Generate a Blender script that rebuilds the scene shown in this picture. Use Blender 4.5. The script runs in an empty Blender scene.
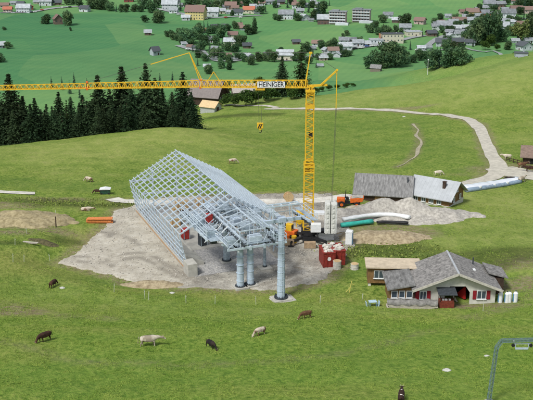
import bpy, math, random
import numpy as np
from mathutils import Matrix, Vector
random.seed(11); rng = np.random.RandomState(11)
C = bpy.context.scene.collection
scene = bpy.context.scene
PI = math.pi; R = math.radians
CAMZ = 60.0; PITCH = R(18); F = 900.0
# ------------------------------------------------------------------ terrain
def vnoise(x, y, seed=0):
    xi = np.floor(x); yi = np.floor(y); fx = x-xi; fy = y-yi
    fx = fx*fx*(3-2*fx); fy = fy*fy*(3-2*fy)
    def h(a, b):
        v = np.sin(a*127.1+b*311.7+seed*74.7)*43758.5453
        return v-np.floor(v)
    return (h(xi,yi)*(1-fx)+h(xi+1,yi)*fx)*(1-fy)+(h(xi,yi+1)*(1-fx)+h(xi+1,yi+1)*fx)*fy
def fbm(x, y, o=4, seed=0):
    s = 0; a = 1; t = 0
    for i in range(o):
        s = s+a*vnoise(x*2**i, y*2**i, seed+i); t += a; a *= .5
    return s/t
def ray(px, py):
    dx = (px-266.5)/F; dy = (200-py)/F
    return dx, math.cos(PITCH)+dy*math.sin(PITCH), -math.sin(PITCH)+dy*math.cos(PITCH)
# control points: where the ground seen at an image pixel has a given height
ctl = [(0,400,16),(266,400,15.5),(533,400,15),(0,340,13),(266,340,12),(533,340,11.5),(0,300,10),(150,305,8.6),(266,300,7.6),(400,300,7.8),(533,300,8.3),
 (0,262,9.3),(0,222,7.8),(40,215,7.6),(0,190,5.8),(60,190,5.3),(0,168,3),(60,165,2.2),(0,148,-.7),(90,139,-.6),(180,128,-.8),(180,165,1.2),(180,148,.5),
 (226,139,-1.2),(250,147,-1.6),(232,126,-10.5),(262,138,-7),(207,112,-14.5),(205,120,-12.3),(202,104,-17.2),(232,114,-13),(250,103,-14.5),(235,99,-17.5),(190,110,-17),(260,165,0.4),(300,165,-.6),(300,150,-4),(300,130,-8),(300,109,-12.5),(300,97,-15.5),
 (270,190,4.6),(360,190,4.3),(420,165,0.4),(420,130,-4.5),(420,112,-8),(420,83,-10),(360,90,-13),(480,70,-6),(533,55,-2),(533,100,-3),(533,150,1),(533,200,5),(533,250,7.6),(480,170,2.2),
 (480,250,7.3),(420,262,7.2),(420,212,6.2),(350,150,-3)]
pts = []
for px, py, z in ctl:
    d = ray(px, py); t = (z-CAMZ)/d[2]
    pts.append((d[0]*t, d[1]*t, z))
pts += [(-80,50,24),(0,45,23),(80,50,22),(0,15,33),(-120,110,16),(-110,200,6),(110,120,9),(130,220,3),(-160,160,12),(170,160,6),
 (-110,262,-12),(-60,275,-11),(-110,310,-30),(-60,320,-30),(-12,402,-31),(-58,385,-42),(20,410,-26),(60,412,-22),(110,440,-16),(170,440,-6),
 (-120,380,-50),(-60,450,-52),(0,460,-46),(60,470,-42),(120,480,-34),(150,560,-27),(120,560,-32),(190,540,-22),(90,540,-44),(240,420,4),(-200,300,-20),(-200,420,-56),
 (30,560,-58),(-60,560,-62),(-180,560,-62),(160,640,-44),(260,600,-24),(60,640,-60),(-100,660,-62)]
for y, z in ((760,-62),(870,-60.5),(1000,-57.5),(1180,-53)):
    for x in (-.45,-.15,.15,.45): pts.append((x*y, y, z+ (4 if x==-.45 else 0)))
for y, z in ((1500,-30),(2000,40),(3000,240),(4500,520),(6500,700)):
    for x in (-.6,0,.6): pts.append((x*y, y, z))
P = np.array(pts); S = 100.0
def U(r2): return np.where(r2 > 1e-12, r2*np.log(np.maximum(r2, 1e-12)), 0)
n = len(P); XY = P[:, :2]/S
K = U(((XY[:,None]-XY[None])**2).sum(-1))+np.eye(n)*0.004
A = np.zeros((n+3, n+3)); A[:n,:n] = K; A[:n,n] = 1; A[:n,n+1:] = XY; A[n,:n] = 1; A[n+1:,:n] = XY.T
Wt = np.linalg.solve(A, np.concatenate([P[:,2], np.zeros(3)]))
def sstep(a, b, x):
    t = np.clip((x-a)/(b-a), 0, 1); return t*t*(3-2*t)
PAD = np.array([(-28.5,149),(-27.5,158),(-20,165),(0,167),(13,168),(15,140),(9,124),(2,120.5),(-13,121.5),(-20.5,123.8),(-32.6,131.0),(-30,140)])
def polydist(x, y, poly):
    d = np.full(x.shape, 1e9); inside = np.zeros(x.shape, bool)
    for i in range(len(poly)):
        x1, y1 = poly[i]; x2, y2 = poly[(i+1) % len(poly)]
        t = np.clip(((x-x1)*(x2-x1)+(y-y1)*(y2-y1))/((x2-x1)**2+(y2-y1)**2), 0, 1)
        d = np.minimum(d, np.hypot(x-x1-t*(x2-x1), y-y1-t*(y2-y1)))
        c = ((y1 > y) != (y2 > y)) & (x < (x2-x1)*(y-y1)/((y2-y1) if y2 != y1 else 1e-9)+x1)
        inside ^= c
    return np.where(inside, -d, d)
def H(x, y):
    x = np.asarray(x, float); y = np.asarray(y, float); sh = np.broadcast(x, y).shape
    xs = np.broadcast_to(x, sh).ravel(); ys = np.broadcast_to(y, sh).ravel()
    z = np.full(xs.shape, Wt[n])+Wt[n+1]*xs/S+Wt[n+2]*ys/S
    for i in range(n):
        r2 = (xs/S-XY[i,0])**2+(ys/S-XY[i,1])**2
        z += Wt[i]*U(r2)
    far = sstep(420, 700, ys)
    z += (fbm(xs/14, ys/14, 4, 3)-.5)*1.1*(1-far)+(fbm(xs/90, ys/90, 3, 9)-.5)*far*7
    # little terraces trodden by cattle on the steeper slopes
    z += .10*np.sin(z*4.2+3*vnoise(xs/9, ys/9, 5))*sstep(195, 230, ys)*(1-far)
    d = polydist(xs, ys, PAD)
    k = 1-sstep(0.3, 8, d)
    z = z*(1-k)+7.0*k
    # level stance under the chalet
    d2 = np.hypot((xs-23)/11, (ys-122)/7.5); k2 = 1-sstep(.9, 1.7, d2)
    z = z*(1-k2)+7.2*k2
    return z.reshape(sh)
def hz(x, y): return float(H(np.array([x]), np.array([y]))[0])
def gp(px, py, far=False):
    """where a sight line meets the ground (first hit)"""
    d = ray(px, py)
    t = np.exp(np.linspace(math.log(60 if not far else 440), math.log(3000), 1500))
    hh = H(d[0]*t, d[1]*t); rz = CAMZ+d[2]*t
    k = np.argmax(rz < hh)
    if k == 0: k = 1
    a = (rz-hh)[k-1]; b = (rz-hh)[k]; tt = t[k-1]+(t[k]-t[k-1])*a/(a-b+1e-9)
    return Vector((d[0]*tt, d[1]*tt, hz(d[0]*tt, d[1]*tt)))
def scl(p):  # photo pixels per metre at a point
    return F/(p.y*math.cos(PITCH)+(CAMZ-p.z)*math.sin(PITCH))
# ------------------------------------------------------------------ materials
MT = {}
def lin(c):
    return tuple(((v/255)/12.92 if v/255 <= .04045 else ((v/255+.055)/1.055)**2.4) for v in c)
def mat(name, col, rough=.8, metal=0, var=.18, scale=3., bump=0., col2=None, rand=0., trans=0., stretch=None, detail=4, spec=.3):
    """noise-mottled principled material; col is linear rgb"""
    if name in MT: return MT[name]
    m = bpy.data.materials.new(name); m.use_nodes = True; nt = m.node_tree; N = nt.nodes; L = nt.links
    b = N['Principled BSDF']; b.inputs['Roughness'].default_value = rough; b.inputs['Metallic'].default_value = metal
    b.inputs['Specular IOR Level'].default_value = spec
    tc = N.new('ShaderNodeTexCoord'); mp = N.new('ShaderNodeMapping'); L.new(tc.outputs['Object'], mp.inputs[0])
    if stretch: mp.inputs['Scale'].default_value = stretch
    nz = N.new('ShaderNodeTexNoise'); nz.inputs['Scale'].default_value = scale; nz.inputs['Detail'].default_value = detail; nz.inputs['Roughness'].default_value = .65
    L.new(mp.outputs[0], nz.inputs[0])
    rp = N.new('ShaderNodeValToRGB'); e = rp.color_ramp.elements
    c2 = col2 or tuple(min(1, v*(1+var)) for v in col); c1 = col if col2 else tuple(v*(1-var) for v in col)
    e[0].position = .35; e[1].position = .65; e[0].color = (*c1, 1); e[1].color = (*c2, 1)
    L.new(nz.outputs[0], rp.inputs[0]); out = rp.outputs[0]
    if rand:
        oi = N.new('ShaderNodeObjectInfo'); hs = N.new('ShaderNodeHueSaturation')
        mr = N.new('ShaderNodeMapRange'); mr.inputs[3].default_value = 1-rand; mr.inputs[4].default_value = 1+rand
        L.new(oi.outputs['Random'], mr.inputs[0]); L.new(mr.outputs[0], hs.inputs['Value']); L.new(out, hs.inputs['Color'])
        mr2 = N.new('ShaderNodeMapRange'); mr2.inputs[3].default_value = .5-rand*.06; mr2.inputs[4].default_value = .5+rand*.06
        ml = N.new('ShaderNodeMath'); ml.operation = 'FRACT'; m3 = N.new('ShaderNodeMath'); m3.operation = 'MULTIPLY'; m3.inputs[1].default_value = 7.31
        L.new(oi.outputs['Random'], m3.inputs[0]); L.new(m3.outputs[0], ml.inputs[0]); L.new(ml.outputs[0], mr2.inputs[0]); L.new(mr2.outputs[0], hs.inputs['Hue'])
        out = hs.outputs[0]
    L.new(out, b.inputs['Base Color'])
    if bump:
        bp = N.new('ShaderNodeBump'); bp.inputs['Strength'].default_value = bump; bp.inputs['Distance'].default_value = .1
        L.new(nz.outputs[0], bp.inputs['Height']); L.new(bp.outputs[0], b.inputs['Normal'])
    if trans:
        tr = N.new('ShaderNodeBsdfTranslucent'); L.new(out, tr.inputs['Color']); ms = N.new('ShaderNodeMixShader'); ms.inputs[0].default_value = trans
        L.new(b.outputs[0], ms.inputs[1]); L.new(tr.outputs[0], ms.inputs[2]); L.new(ms.outputs[0], N['Material Output'].inputs[0])
    MT[name] = m; return m
# ------------------------------------------------------------------ mesh building
class MB:
    def __init__(s): s.v = []; s.f = []
    def add(s, vs, fs):
        o = len(s.v); s.v += [tuple(v) for v in vs]; s.f += [tuple(i+o for i in f) for f in fs]; return s
    def box(s, c, d, M=None):
        vs = [Vector((c[0]+i*d[0]/2, c[1]+j*d[1]/2, c[2]+k*d[2]/2)) for i in (-1,1) for j in (-1,1) for k in (-1,1)]
        if M is not None: vs = [M @ v for v in vs]
        return s.add(vs, [(0,1,3,2),(4,6,7,5),(0,4,5,1),(2,3,7,6),(0,2,6,4),(1,5,7,3)])
    def bar(s, p, q, w, h=None, up=(0,0,1)):
        h = h or w; p = Vector(p); q = Vector(q); d = (q-p).normalized(); u = Vector(up)
        if abs(d.dot(u)) > .97: u = Vector((1,0,0))
        a = d.cross(u).normalized()*w/2; b = a.cross(d).normalized()*h/2
        vs = [p-a-b,p+a-b,p+a+b,p-a+b,q-a-b,q+a-b,q+a+b,q-a+b]
        return s.add(vs, [(0,3,2,1),(4,5,6,7),(0,1,5,4),(1,2,6,5),(2,3,7,6),(3,0,4,7)])
    def tube(s, p, q, r, r2=None, n=8, cap=True):
        r2 = r if r2 is None else r2; p = Vector(p); q = Vector(q); d = (q-p).normalized()
        u = Vector((0,0,1)) if abs(d.z) < .97 else Vector((1,0,0))
        a = d.cross(u).normalized(); b = a.cross(d)
        vs = [p+(a*math.cos(2*PI*i/n)+b*math.sin(2*PI*i/n))*r for i in range(n)]+[q+(a*math.cos(2*PI*i/n)+b*math.sin(2*PI*i/n))*r2 for i in range(n)]
        fs = [(i,(i+1)%n,n+(i+1)%n,n+i) for i in range(n)]
        if cap: fs += [tuple(range(n))[::-1], tuple(range(n,2*n))]
        return s.add(vs, fs)
    def prism(s, prof, axis, a, b):
        """closed 2D profile extruded along 'x' or 'y' or 'z' from a to b"""
        def mk(p, t):
            return {'x': (t,p[0],p[1]), 'y': (p[0],t,p[1]), 'z': (p[0],p[1],t)}[axis]
        m = len(prof)
        return s.add([mk(p,a) for p in prof]+[mk(p,b) for p in prof], [tuple(range(m))[::-1], tuple(range(m,2*m))]+[(i,(i+1)%m,m+(i+1)%m,m+i) for i in range(m)])
    def mesh(s, name, m, smooth=False):
        me = bpy.data.meshes.new(name); me.from_pydata(s.v, [], s.f); me.update()
        if m: me.materials.append(m)
        if smooth: me.polygons.foreach_set('use_smooth', [True]*len(me.polygons))
        return me
    def build(s, name, m, parent=None, smooth=False, loc=None, bevel=0):
        o = bpy.data.objects.new(name, s.mesh(name, m, smooth)); C.objects.link(o)
        if parent is not None: o.parent = parent
        if loc is not None: o.location = loc
        if bevel:
            bv = o.modifiers.new('Bevel', 'BEVEL'); bv.width = bevel; bv.segments = 2; bv.limit_method = 'ANGLE'
        return o
def tag(o, label=None, cat=None, group=None, kind=None):
    if label: o['label'] = label
    if cat: o['category'] = cat
    if group: o['group'] = group
    if kind: o['kind'] = kind
    return o
def thing(name, label, cat, loc, rz=0, group=None):
    o = bpy.data.objects.new(name, None); C.objects.link(o); o.location = loc; o.rotation_euler = (0,0,rz); o.empty_display_size = .3
    return tag(o, label, cat, group)
CH = {}
def part(name, me, parent, loc=None, rz=0, scale=None):
    o = bpy.data.objects.new(name, me); C.objects.link(o); o.parent = parent
    if loc is not None: o.location = loc
    if rz: o.rotation_euler = (0,0,rz)
    if scale: o.scale = scale
    CH.setdefault(parent.name, []).append(o)
    return o
def mesh_np(name, V, Fq, m, smooth=True):
    me = bpy.data.meshes.new(name); k = Fq.shape[1]
    me.vertices.add(len(V)); me.vertices.foreach_set('co', np.asarray(V, np.float32).ravel())
    me.loops.add(len(Fq)*k); me.loops.foreach_set('vertex_index', Fq.astype(np.int32).ravel())
    me.polygons.add(len(Fq)); me.polygons.foreach_set('loop_start', np.arange(0, len(Fq)*k, k, dtype=np.int32))
    me.polygons.foreach_set('loop_total', np.full(len(Fq), k, np.int32))
    if smooth: me.polygons.foreach_set('use_smooth', np.ones(len(Fq), bool))
    me.update(calc_edges=True)
    if m: me.materials.append(m)
    return me
def link(name, me):
    o = bpy.data.objects.new(name, me); C.objects.link(o); return o
def grid_faces(nr, nc):
    i = np.arange(nr-1)[:,None]*nc+np.arange(nc-1)[None]
    i = i.ravel(); return np.stack([i, i+1, i+nc+1, i+nc], 1)
# ------------------------------------------------------------------ camera, light
cam = bpy.data.cameras.new('Camera'); co = bpy.data.objects.new('Camera', cam); C.objects.link(co)
co.location = (0,0,CAMZ); co.rotation_euler = (PI/2-PITCH, 0, 0); cam.lens = F/533*36; cam.sensor_width = 36; cam.clip_end = 20000; cam.clip_start = 1
scene.camera = co
w = bpy.data.worlds.new('World'); scene.world = w; w.use_nodes = True; nt = w.node_tree
sk = nt.nodes.new('ShaderNodeTexSky'); sk.sky_type = 'NISHITA'; sk.sun_disc = False
SE, SR = R(52), R(215)
sk.sun_elevation = SE; sk.sun_rotation = SR; sk.air_density = 1.0; sk.dust_density = 4.0; sk.altitude = 1000
hsv = nt.nodes.new('ShaderNodeHueSaturation'); hsv.inputs['Saturation'].default_value = .45
nt.links.new(sk.outputs[0], hsv.inputs['Color'])
nt.links.new(hsv.outputs[0], nt.nodes['Background'].inputs[0]); nt.nodes['Background'].inputs[1].default_value = .15
sl = bpy.data.lights.new('Sun', 'SUN'); sl.energy = 3.3; sl.angle = R(12); sl.color = (1,.97,.92)
so = bpy.data.objects.new('Sun', sl); C.objects.link(so)
sd = Vector((math.sin(SR)*math.cos(SE), math.cos(SR)*math.cos(SE), math.sin(SE)))
so.rotation_euler = sd.to_track_quat('Z', 'Y').to_euler(); so.location = (0,0,200)
scene.view_settings.view_transform = 'Standard'; scene.view_settings.look = 'None'; scene.view_settings.exposure = 0
scene.render.engine = 'CYCLES'
# ------------------------------------------------------------------ ground sheet
nr, nc = 820, 560
yy = np.concatenate([np.exp(np.linspace(math.log(14), math.log(7000), nr))])
uu = np.linspace(-.62, .62, nc)
YY, UU = np.meshgrid(yy, uu, indexing='ij'); XX = UU*np.maximum(YY, 60)
ZZ = H(XX, YY)
# ground material: near pasture, far valley meadows, worn soil
def ground_material():
    m = bpy.data.materials.new('pasture'); m.use_nodes = True; nt = m.node_tree; N = nt.nodes; L = nt.links
    b = N['Principled BSDF']; b.inputs['Roughness'].default_value = .95; b.inputs['Specular IOR Level'].default_value = .08
    tc = N.new('ShaderNodeTexCoord')
    def noise(sc, det=5, rough=.6, st=None):
        nz = N.new('ShaderNodeTexNoise'); nz.inputs['Scale'].default_value = sc; nz.inputs['Detail'].default_value = det; nz.inputs['Roughness'].default_value = rough
        if st:
            mp = N.new('ShaderNodeMapping'); mp.inputs['Scale'].default_value = st; L.new(tc.outputs['Object'], mp.inputs[0]); L.new(mp.outputs[0], nz.inputs[0])
        else: L.new(tc.outputs['Object'], nz.inputs[0])
        return nz.outputs[0]
    def ramp(src, stops):
        r = N.new('ShaderNodeValToRGB'); e = r.color_ramp.elements
        while len(e) < len(stops): e.new(.5)
        for q, (p, c) in zip(e, stops): q.position = p; q.color = (*c, 1) if len(c) == 3 else c
        L.new(src, r.inputs[0]); return r.outputs[0]
    def mix(fac, a, c, mode='MIX'):
        x = N.new('ShaderNodeMix'); x.data_type = 'RGBA'; x.blend_type = mode
        if isinstance(fac, float): x.inputs[0].default_value = fac
        else: L.new(fac, x.inputs[0])
        L.new(a, x.inputs[6]); L.new(c, x.inputs[7]) ; return x.outputs[2]
    def attr(nm):
        a = N.new('ShaderNodeAttribute'); a.attribute_name = nm; return a.outputs['Fac']
    def math_(op, a, v):
        x = N.new('ShaderNodeMath'); x.operation = op; L.new(a, x.inputs[0])
        if isinstance(v, (int, float)): x.inputs[1].default_value = v
        else: L.new(v, x.inputs[1])
        x.use_clamp = True; return x.outputs[0]
    big = noise(.045, 4); med = noise(.28, 6, .72, (1,.8,1)); fine = noise(1.7, 5, .75, (1,.8,1)); tiny = noise(7, 3, .7)
    c1 = ramp(big, [(.3, (.160,.250,.042)), (.5, (.240,.315,.062)), (.7, (.315,.350,.090))])
    c2 = ramp(med, [(.30, (.095,.170,.028)), (.48, (.215,.300,.054)), (.62, (.290,.340,.080)), (.78, (.33,.30,.125))])
    near = mix(.68, c1, c2)
    near = mix(math_('MULTIPLY', ramp(fine, [(.38, (1,1,1)), (.56, (0,0,0))]), .82), near, ramp(tiny, [(.3, (.035,.085,.010)), (.7, (.07,.15,.018))]))
    near = mix(math_('MULTIPLY', ramp(fine, [(.55, (0,0,0)), (.72, (1,1,1))]), .5), near, ramp(tiny, [(.3, (.20,.25,.05)), (.7, (.29,.29,.10))]))
    # valley meadows, mown and lusher; distance haze is tinted into these colours
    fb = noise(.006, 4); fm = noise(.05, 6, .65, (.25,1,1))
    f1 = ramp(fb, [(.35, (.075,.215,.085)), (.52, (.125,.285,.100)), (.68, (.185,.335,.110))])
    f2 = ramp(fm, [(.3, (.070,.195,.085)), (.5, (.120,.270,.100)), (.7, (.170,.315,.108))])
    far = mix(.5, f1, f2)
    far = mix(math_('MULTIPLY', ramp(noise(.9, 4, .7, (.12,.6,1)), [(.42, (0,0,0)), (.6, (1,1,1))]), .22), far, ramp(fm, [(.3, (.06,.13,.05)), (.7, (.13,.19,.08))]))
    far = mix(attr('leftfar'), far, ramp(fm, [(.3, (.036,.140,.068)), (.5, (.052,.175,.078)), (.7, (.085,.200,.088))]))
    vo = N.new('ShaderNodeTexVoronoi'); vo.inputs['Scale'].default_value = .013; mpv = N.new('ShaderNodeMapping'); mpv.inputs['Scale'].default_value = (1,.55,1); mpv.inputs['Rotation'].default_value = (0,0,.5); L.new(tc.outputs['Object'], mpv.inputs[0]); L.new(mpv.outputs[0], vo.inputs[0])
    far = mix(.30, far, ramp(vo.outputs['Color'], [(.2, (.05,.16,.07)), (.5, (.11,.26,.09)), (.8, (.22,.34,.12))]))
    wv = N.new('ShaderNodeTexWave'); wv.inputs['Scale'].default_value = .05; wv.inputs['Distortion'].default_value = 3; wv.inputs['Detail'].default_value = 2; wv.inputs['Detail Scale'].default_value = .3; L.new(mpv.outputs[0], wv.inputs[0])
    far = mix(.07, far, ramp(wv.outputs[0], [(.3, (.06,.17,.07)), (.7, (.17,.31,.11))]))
    near = mix(math_('MULTIPLY', attr('pale'), .6), near, ramp(med, [(.3, (.22,.275,.065)), (.5, (.30,.345,.095)), (.7, (.37,.375,.14))]))  # sunlit tone of the hump and hillside, painted as colour
    near = mix(math_('MULTIPLY', attr('deep'), .45), near, ramp(med, [(.3, (.075,.145,.030)), (.5, (.12,.20,.042)), (.7, (.17,.245,.055))]))  # shaded tone of the bowl, painted as colour
    near = mix(math_('MULTIPLY', attr('dry'), .6), near, ramp(fine, [(.3, (.15,.18,.04)), (.5, (.27,.27,.075)), (.7, (.36,.32,.13))]))
    near = mix(math_('MULTIPLY', attr('fore'), .5), near, ramp(fine, [(.3, (.065,.145,.018)), (.5, (.155,.265,.036)), (.7, (.27,.345,.068))]))
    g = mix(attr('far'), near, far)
    soil = ramp(noise(.9, 6, .75), [(.25, (.12,.095,.05)), (.5, (.25,.20,.125)), (.75, (.36,.32,.22))])
    g = mix(math_('MULTIPLY', ramp(noise(1.3, 5, .7), [(.35,(.15,.15,.15)),(.6,(1,1,1))]), attr('soil')), g, soil)
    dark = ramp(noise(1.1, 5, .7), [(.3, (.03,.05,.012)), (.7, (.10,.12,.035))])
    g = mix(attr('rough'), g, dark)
    L.new(g, b.inputs['Base Color'])
    bp = N.new('ShaderNodeBump'); bp.inputs['Strength'].default_value = 1; bp.inputs['Distance'].default_value = .35
    ad = N.new('ShaderNodeMath'); ad.operation = 'ADD'; L.new(fine, ad.inputs[0]); L.new(med, ad.inputs[1])
    L.new(ad.outputs[0], bp.inputs['Height']); L.new(bp.outputs[0], b.inputs['Normal'])
    return m
GM = ground_material()
V = np.stack([XX.ravel(), YY.ravel(), ZZ.ravel()], 1)
gme = mesh_np('ground', V, grid_faces(nr, nc)[:, ::-1], GM)
xs, ys = V[:,0], V[:,1]
def blob(px, py, rx, ry, soft=.5):
    """soft patch round the ground point seen at px,py; radii in metres"""
    p = gp(px, py); d = np.hypot((xs-p.x)/rx, (ys-p.y)/ry)+(fbm(xs/4, ys/4, 3, 31)-.5)*.8
    return 1-sstep(1-soft, 1+soft*.3, d)
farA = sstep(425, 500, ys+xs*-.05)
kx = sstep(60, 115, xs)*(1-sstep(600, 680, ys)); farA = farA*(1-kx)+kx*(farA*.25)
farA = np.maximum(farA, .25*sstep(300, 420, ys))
soil = np.zeros(len(xs)); rough = np.zeros(len(xs))
for a in ((5,232,6,2),(20,226,7,3),(60,232,5,2),(3,310,6,2.5),(385,232,11,5.5),(520,285,7,3),(480,305,9,2),(150,284,8,1.6),(10,205,8,3),(60,200,9,3),(335,267,3,1.6),(415,235,5,2.5),(516,170,14,9),(410,108,10,3),(522,262,5,3),(500,306,6,1.5),(300,287,5,1)):
    soil = np.maximum(soil, blob(*a))
d = polydist(xs, ys, PAD); soil = np.maximum(soil, (1-sstep(.2, 2.4, np.abs(d)-.5+fbm(xs/2, ys/2, 2, 4)))*.95)
soil *= (ys < 330)
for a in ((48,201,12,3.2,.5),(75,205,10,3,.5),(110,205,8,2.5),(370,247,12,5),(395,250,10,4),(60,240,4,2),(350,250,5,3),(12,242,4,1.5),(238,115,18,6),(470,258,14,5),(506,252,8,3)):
    rough = np.maximum(rough, blob(*a)*.72)  # the bowl patch paints its slope in shade, beside the weedy banks
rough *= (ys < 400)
leftfar = (1-sstep(-.16, .02, xs/np.maximum(ys,1)+(fbm(xs/60, ys/60, 3, 77)-.5)*.12))*sstep(600, 680, ys)*(1-sstep(1020, 1120, ys))*.9
def line_soil(pix, w_, amt):
    global soil
    P_ = np.array([tuple(gp(a, b).to_2d()) for a, b in pix]); d_ = np.full(len(xs), 1e9); k_ = (ys > P_[:,1].min()-12) & (ys < P_[:,1].max()+12)
    X_, Y_ = xs[k_], ys[k_]; dd = np.full(len(X_), 1e9)
    for (x1, y1), (x2, y2) in zip(P_, P_[1:]):
        t_ = np.clip(((X_-x1)*(x2-x1)+(Y_-y1)*(y2-y1))/((x2-x1)**2+(y2-y1)**2+1e-9), 0, 1); dd = np.minimum(dd, np.hypot(X_-x1-t_*(x2-x1), Y_-y1-t_*(y2-y1)))
    d_[k_] = dd+(fbm(X_/1.5, Y_/1.5, 3, 55)-.5)*1.6; soil = np.maximum(soil, (1-sstep(w_*.5, w_*.5+1.6, d_))*amt)
line_soil([(300,108.6),(380,110),(420,113.5),(450,116),(470,120),(479,126),(484,135),(486,145),(492,158),(500,167),(494,176),(478,181),(462,186)], 4.0, .75)
line_soil([(112,199),(130,201.5),(180,204),(240,203),(300,201.5),(356,197.5)], 3.2, .7)
line_soil([(414,124),(418,132),(420,141),(417,150),(413,157),(405,163),(397,167)], 1.0, .7)
line_soil([(470,318),(500,310),(520,300),(540,292)], .6, .6)
line_soil([(-10,300),(30,306),(60,316),(110,318)], .3, .45)
line_soil([(-10,340),(80,362),(200,366),(330,356),(430,330)], .1, .35)
pale = np.zeros(len(xs)); deep = np.zeros(len(xs)); dry = np.zeros(len(xs))  # relief light and shade painted by pale and deep; dry is dry grass
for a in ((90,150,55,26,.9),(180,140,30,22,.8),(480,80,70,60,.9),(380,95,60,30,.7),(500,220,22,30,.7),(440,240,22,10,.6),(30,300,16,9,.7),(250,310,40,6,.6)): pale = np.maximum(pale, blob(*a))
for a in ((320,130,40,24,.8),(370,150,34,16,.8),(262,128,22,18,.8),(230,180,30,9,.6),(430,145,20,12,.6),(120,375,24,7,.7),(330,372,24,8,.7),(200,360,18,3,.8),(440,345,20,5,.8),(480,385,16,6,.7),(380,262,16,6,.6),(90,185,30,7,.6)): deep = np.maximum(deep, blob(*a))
for a in ((25,265,11,9,.9),(40,310,16,6,.9),(10,350,9,5,.8),(500,330,12,3,.8),(250,296,22,2.5,.8),(90,240,5,6,.8),(420,318,14,2.5,.8),(340,300,8,3,.8),(300,392,14,3,.8),(100,330,12,2,.8)): dry = np.maximum(dry, blob(*a))
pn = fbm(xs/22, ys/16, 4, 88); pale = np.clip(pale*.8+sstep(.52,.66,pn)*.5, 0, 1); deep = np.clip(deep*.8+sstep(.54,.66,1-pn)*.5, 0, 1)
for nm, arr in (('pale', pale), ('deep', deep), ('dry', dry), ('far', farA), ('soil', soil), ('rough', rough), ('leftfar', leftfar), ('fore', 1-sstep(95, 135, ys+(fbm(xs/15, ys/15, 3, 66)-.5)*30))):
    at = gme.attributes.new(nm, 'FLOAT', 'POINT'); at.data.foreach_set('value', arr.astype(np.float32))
tag(link('ground', gme), kind='structure')

# ------------------------------------------------------------------ draped strips: roads, tracks
def catmull(P, step=1.2):
    P = [Vector(p) for p in P]; out = []
    Q = [P[0]*2-P[1]]+P+[P[-1]*2-P[-2]]
    for i in range(1, len(Q)-2):
        a, b, c, d = Q[i-1:i+3]; m = max(2, int((c-b).length/step))
        for k in range(m):
            t = k/m; out.append(.5*((2*b)+(c-a)*t+(2*a-5*b+4*c-d)*t*t+(3*b-a-3*c+d)*t**3))
    out.append(P[-1]); return out
def strip(name, pix, width, m, lift=.05, jit=.2, nw=7, step=1.2, far=False, world=False):
    P = [Vector((p[0], p[1])) if world else gp(p[0], p[1], far).to_2d() for p in pix]
    W = [p[2] if len(p) > 2 else width for p in pix]
    Q = catmull(P, step); n_ = len(Q); V = []
    tot = [0]
    for i in range(1, n_): tot.append(tot[-1]+(Q[i]-Q[i-1]).length)
    kn = [min(range(n_), key=lambda i: (Q[i]-p).length) for p in P]
    for i, q in enumerate(Q):
        t = (Q[min(i+1, n_-1)]-Q[max(i-1, 0)]).normalized(); nrm = Vector((-t.y, t.x))
        wd = float(np.interp(i, kn, W)) if kn == sorted(kn) else width
        l = wd/2*(1+jit*(float(vnoise(np.array(tot[i]/6.0), np.array(.5), 1))-.5)*2); r = wd/2*(1+jit*(float(vnoise(np.array(tot[i]/6.0), np.array(7.5), 2))-.5)*2)
        for k in range(nw):
            s = -l+(l+r)*k/(nw-1); p = q+nrm*s; V.append((p.x, p.y))
    V = np.array(V); z = H(V[:,0], V[:,1])+lift
    me = mesh_np(name, np.column_stack([V, z]), grid_faces(n_, nw), m)
    return tag(link(name, me), kind='structure')
M_gravelroad = mat('gravel_road', (.46,.435,.365), .95, var=.2, scale=.8, bump=.5, detail=8)
M_trackroad = mat('pale_road', (.56,.54,.48), .95, var=.2, scale=.6, bump=.3, detail=8)
M_asphalt = mat('asphalt_far', (.26,.28,.28), .9, var=.15, scale=.2)
# gravel lane that comes over the hill, bends and reaches the far farmyard
strip('gravel_lane', [(264,109.4,1.6),(272,109.2,3),(284,108.8,3),(300,108.6),(340,109,3.2),(380,110,3.2),(420,113.5,3.6),(450,116,3.6),(468,119.5,3.8),(480,129,3.5),(486,143,3.1),(492,156,3.4),(499,167,4),(494,176,4.4),(478,181,4),(462,186,3)], 3.2, M_gravelroad, lift=.10, nw=9, jit=.09)
strip('lane_spur', [(277,108.2,3),(268,106.2,3),(258,105.8,2.6),(240,105.6,2.0),(224,105.4,1.6)], 2.6, M_gravelroad, lift=.13)
strip('farmyard', [(500,168,8),(512,171,10),(524,174,11),(545,177,12)], 9, M_gravelroad, lift=.09, jit=.3)
# footpath worn into the hillside
strip('hill_path', [(413,124,1.2),(418,130,.5),(416,136,.9),(421,142,.5),(418,149,1.0),(416,156,.6),(406,163,.4),(397,167,.4)], 1.0, mat('worn_path', (.34,.31,.22), .95, var=.3, scale=1.2), lift=.09, jit=.7, nw=5)
# pale service road that passes behind the hall
strip('service_road', [(-60,189),(-20,191),(20,193),(35,193.6)], 2.6, M_trackroad, lift=.10, jit=.04)
strip('service_road', [(112,199),(130,201.5),(180,204),(240,203),(265,202),(300,201.5),(330,199.5),(356,197.5)], 3.0, M_trackroad, lift=.12, jit=.06)
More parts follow.
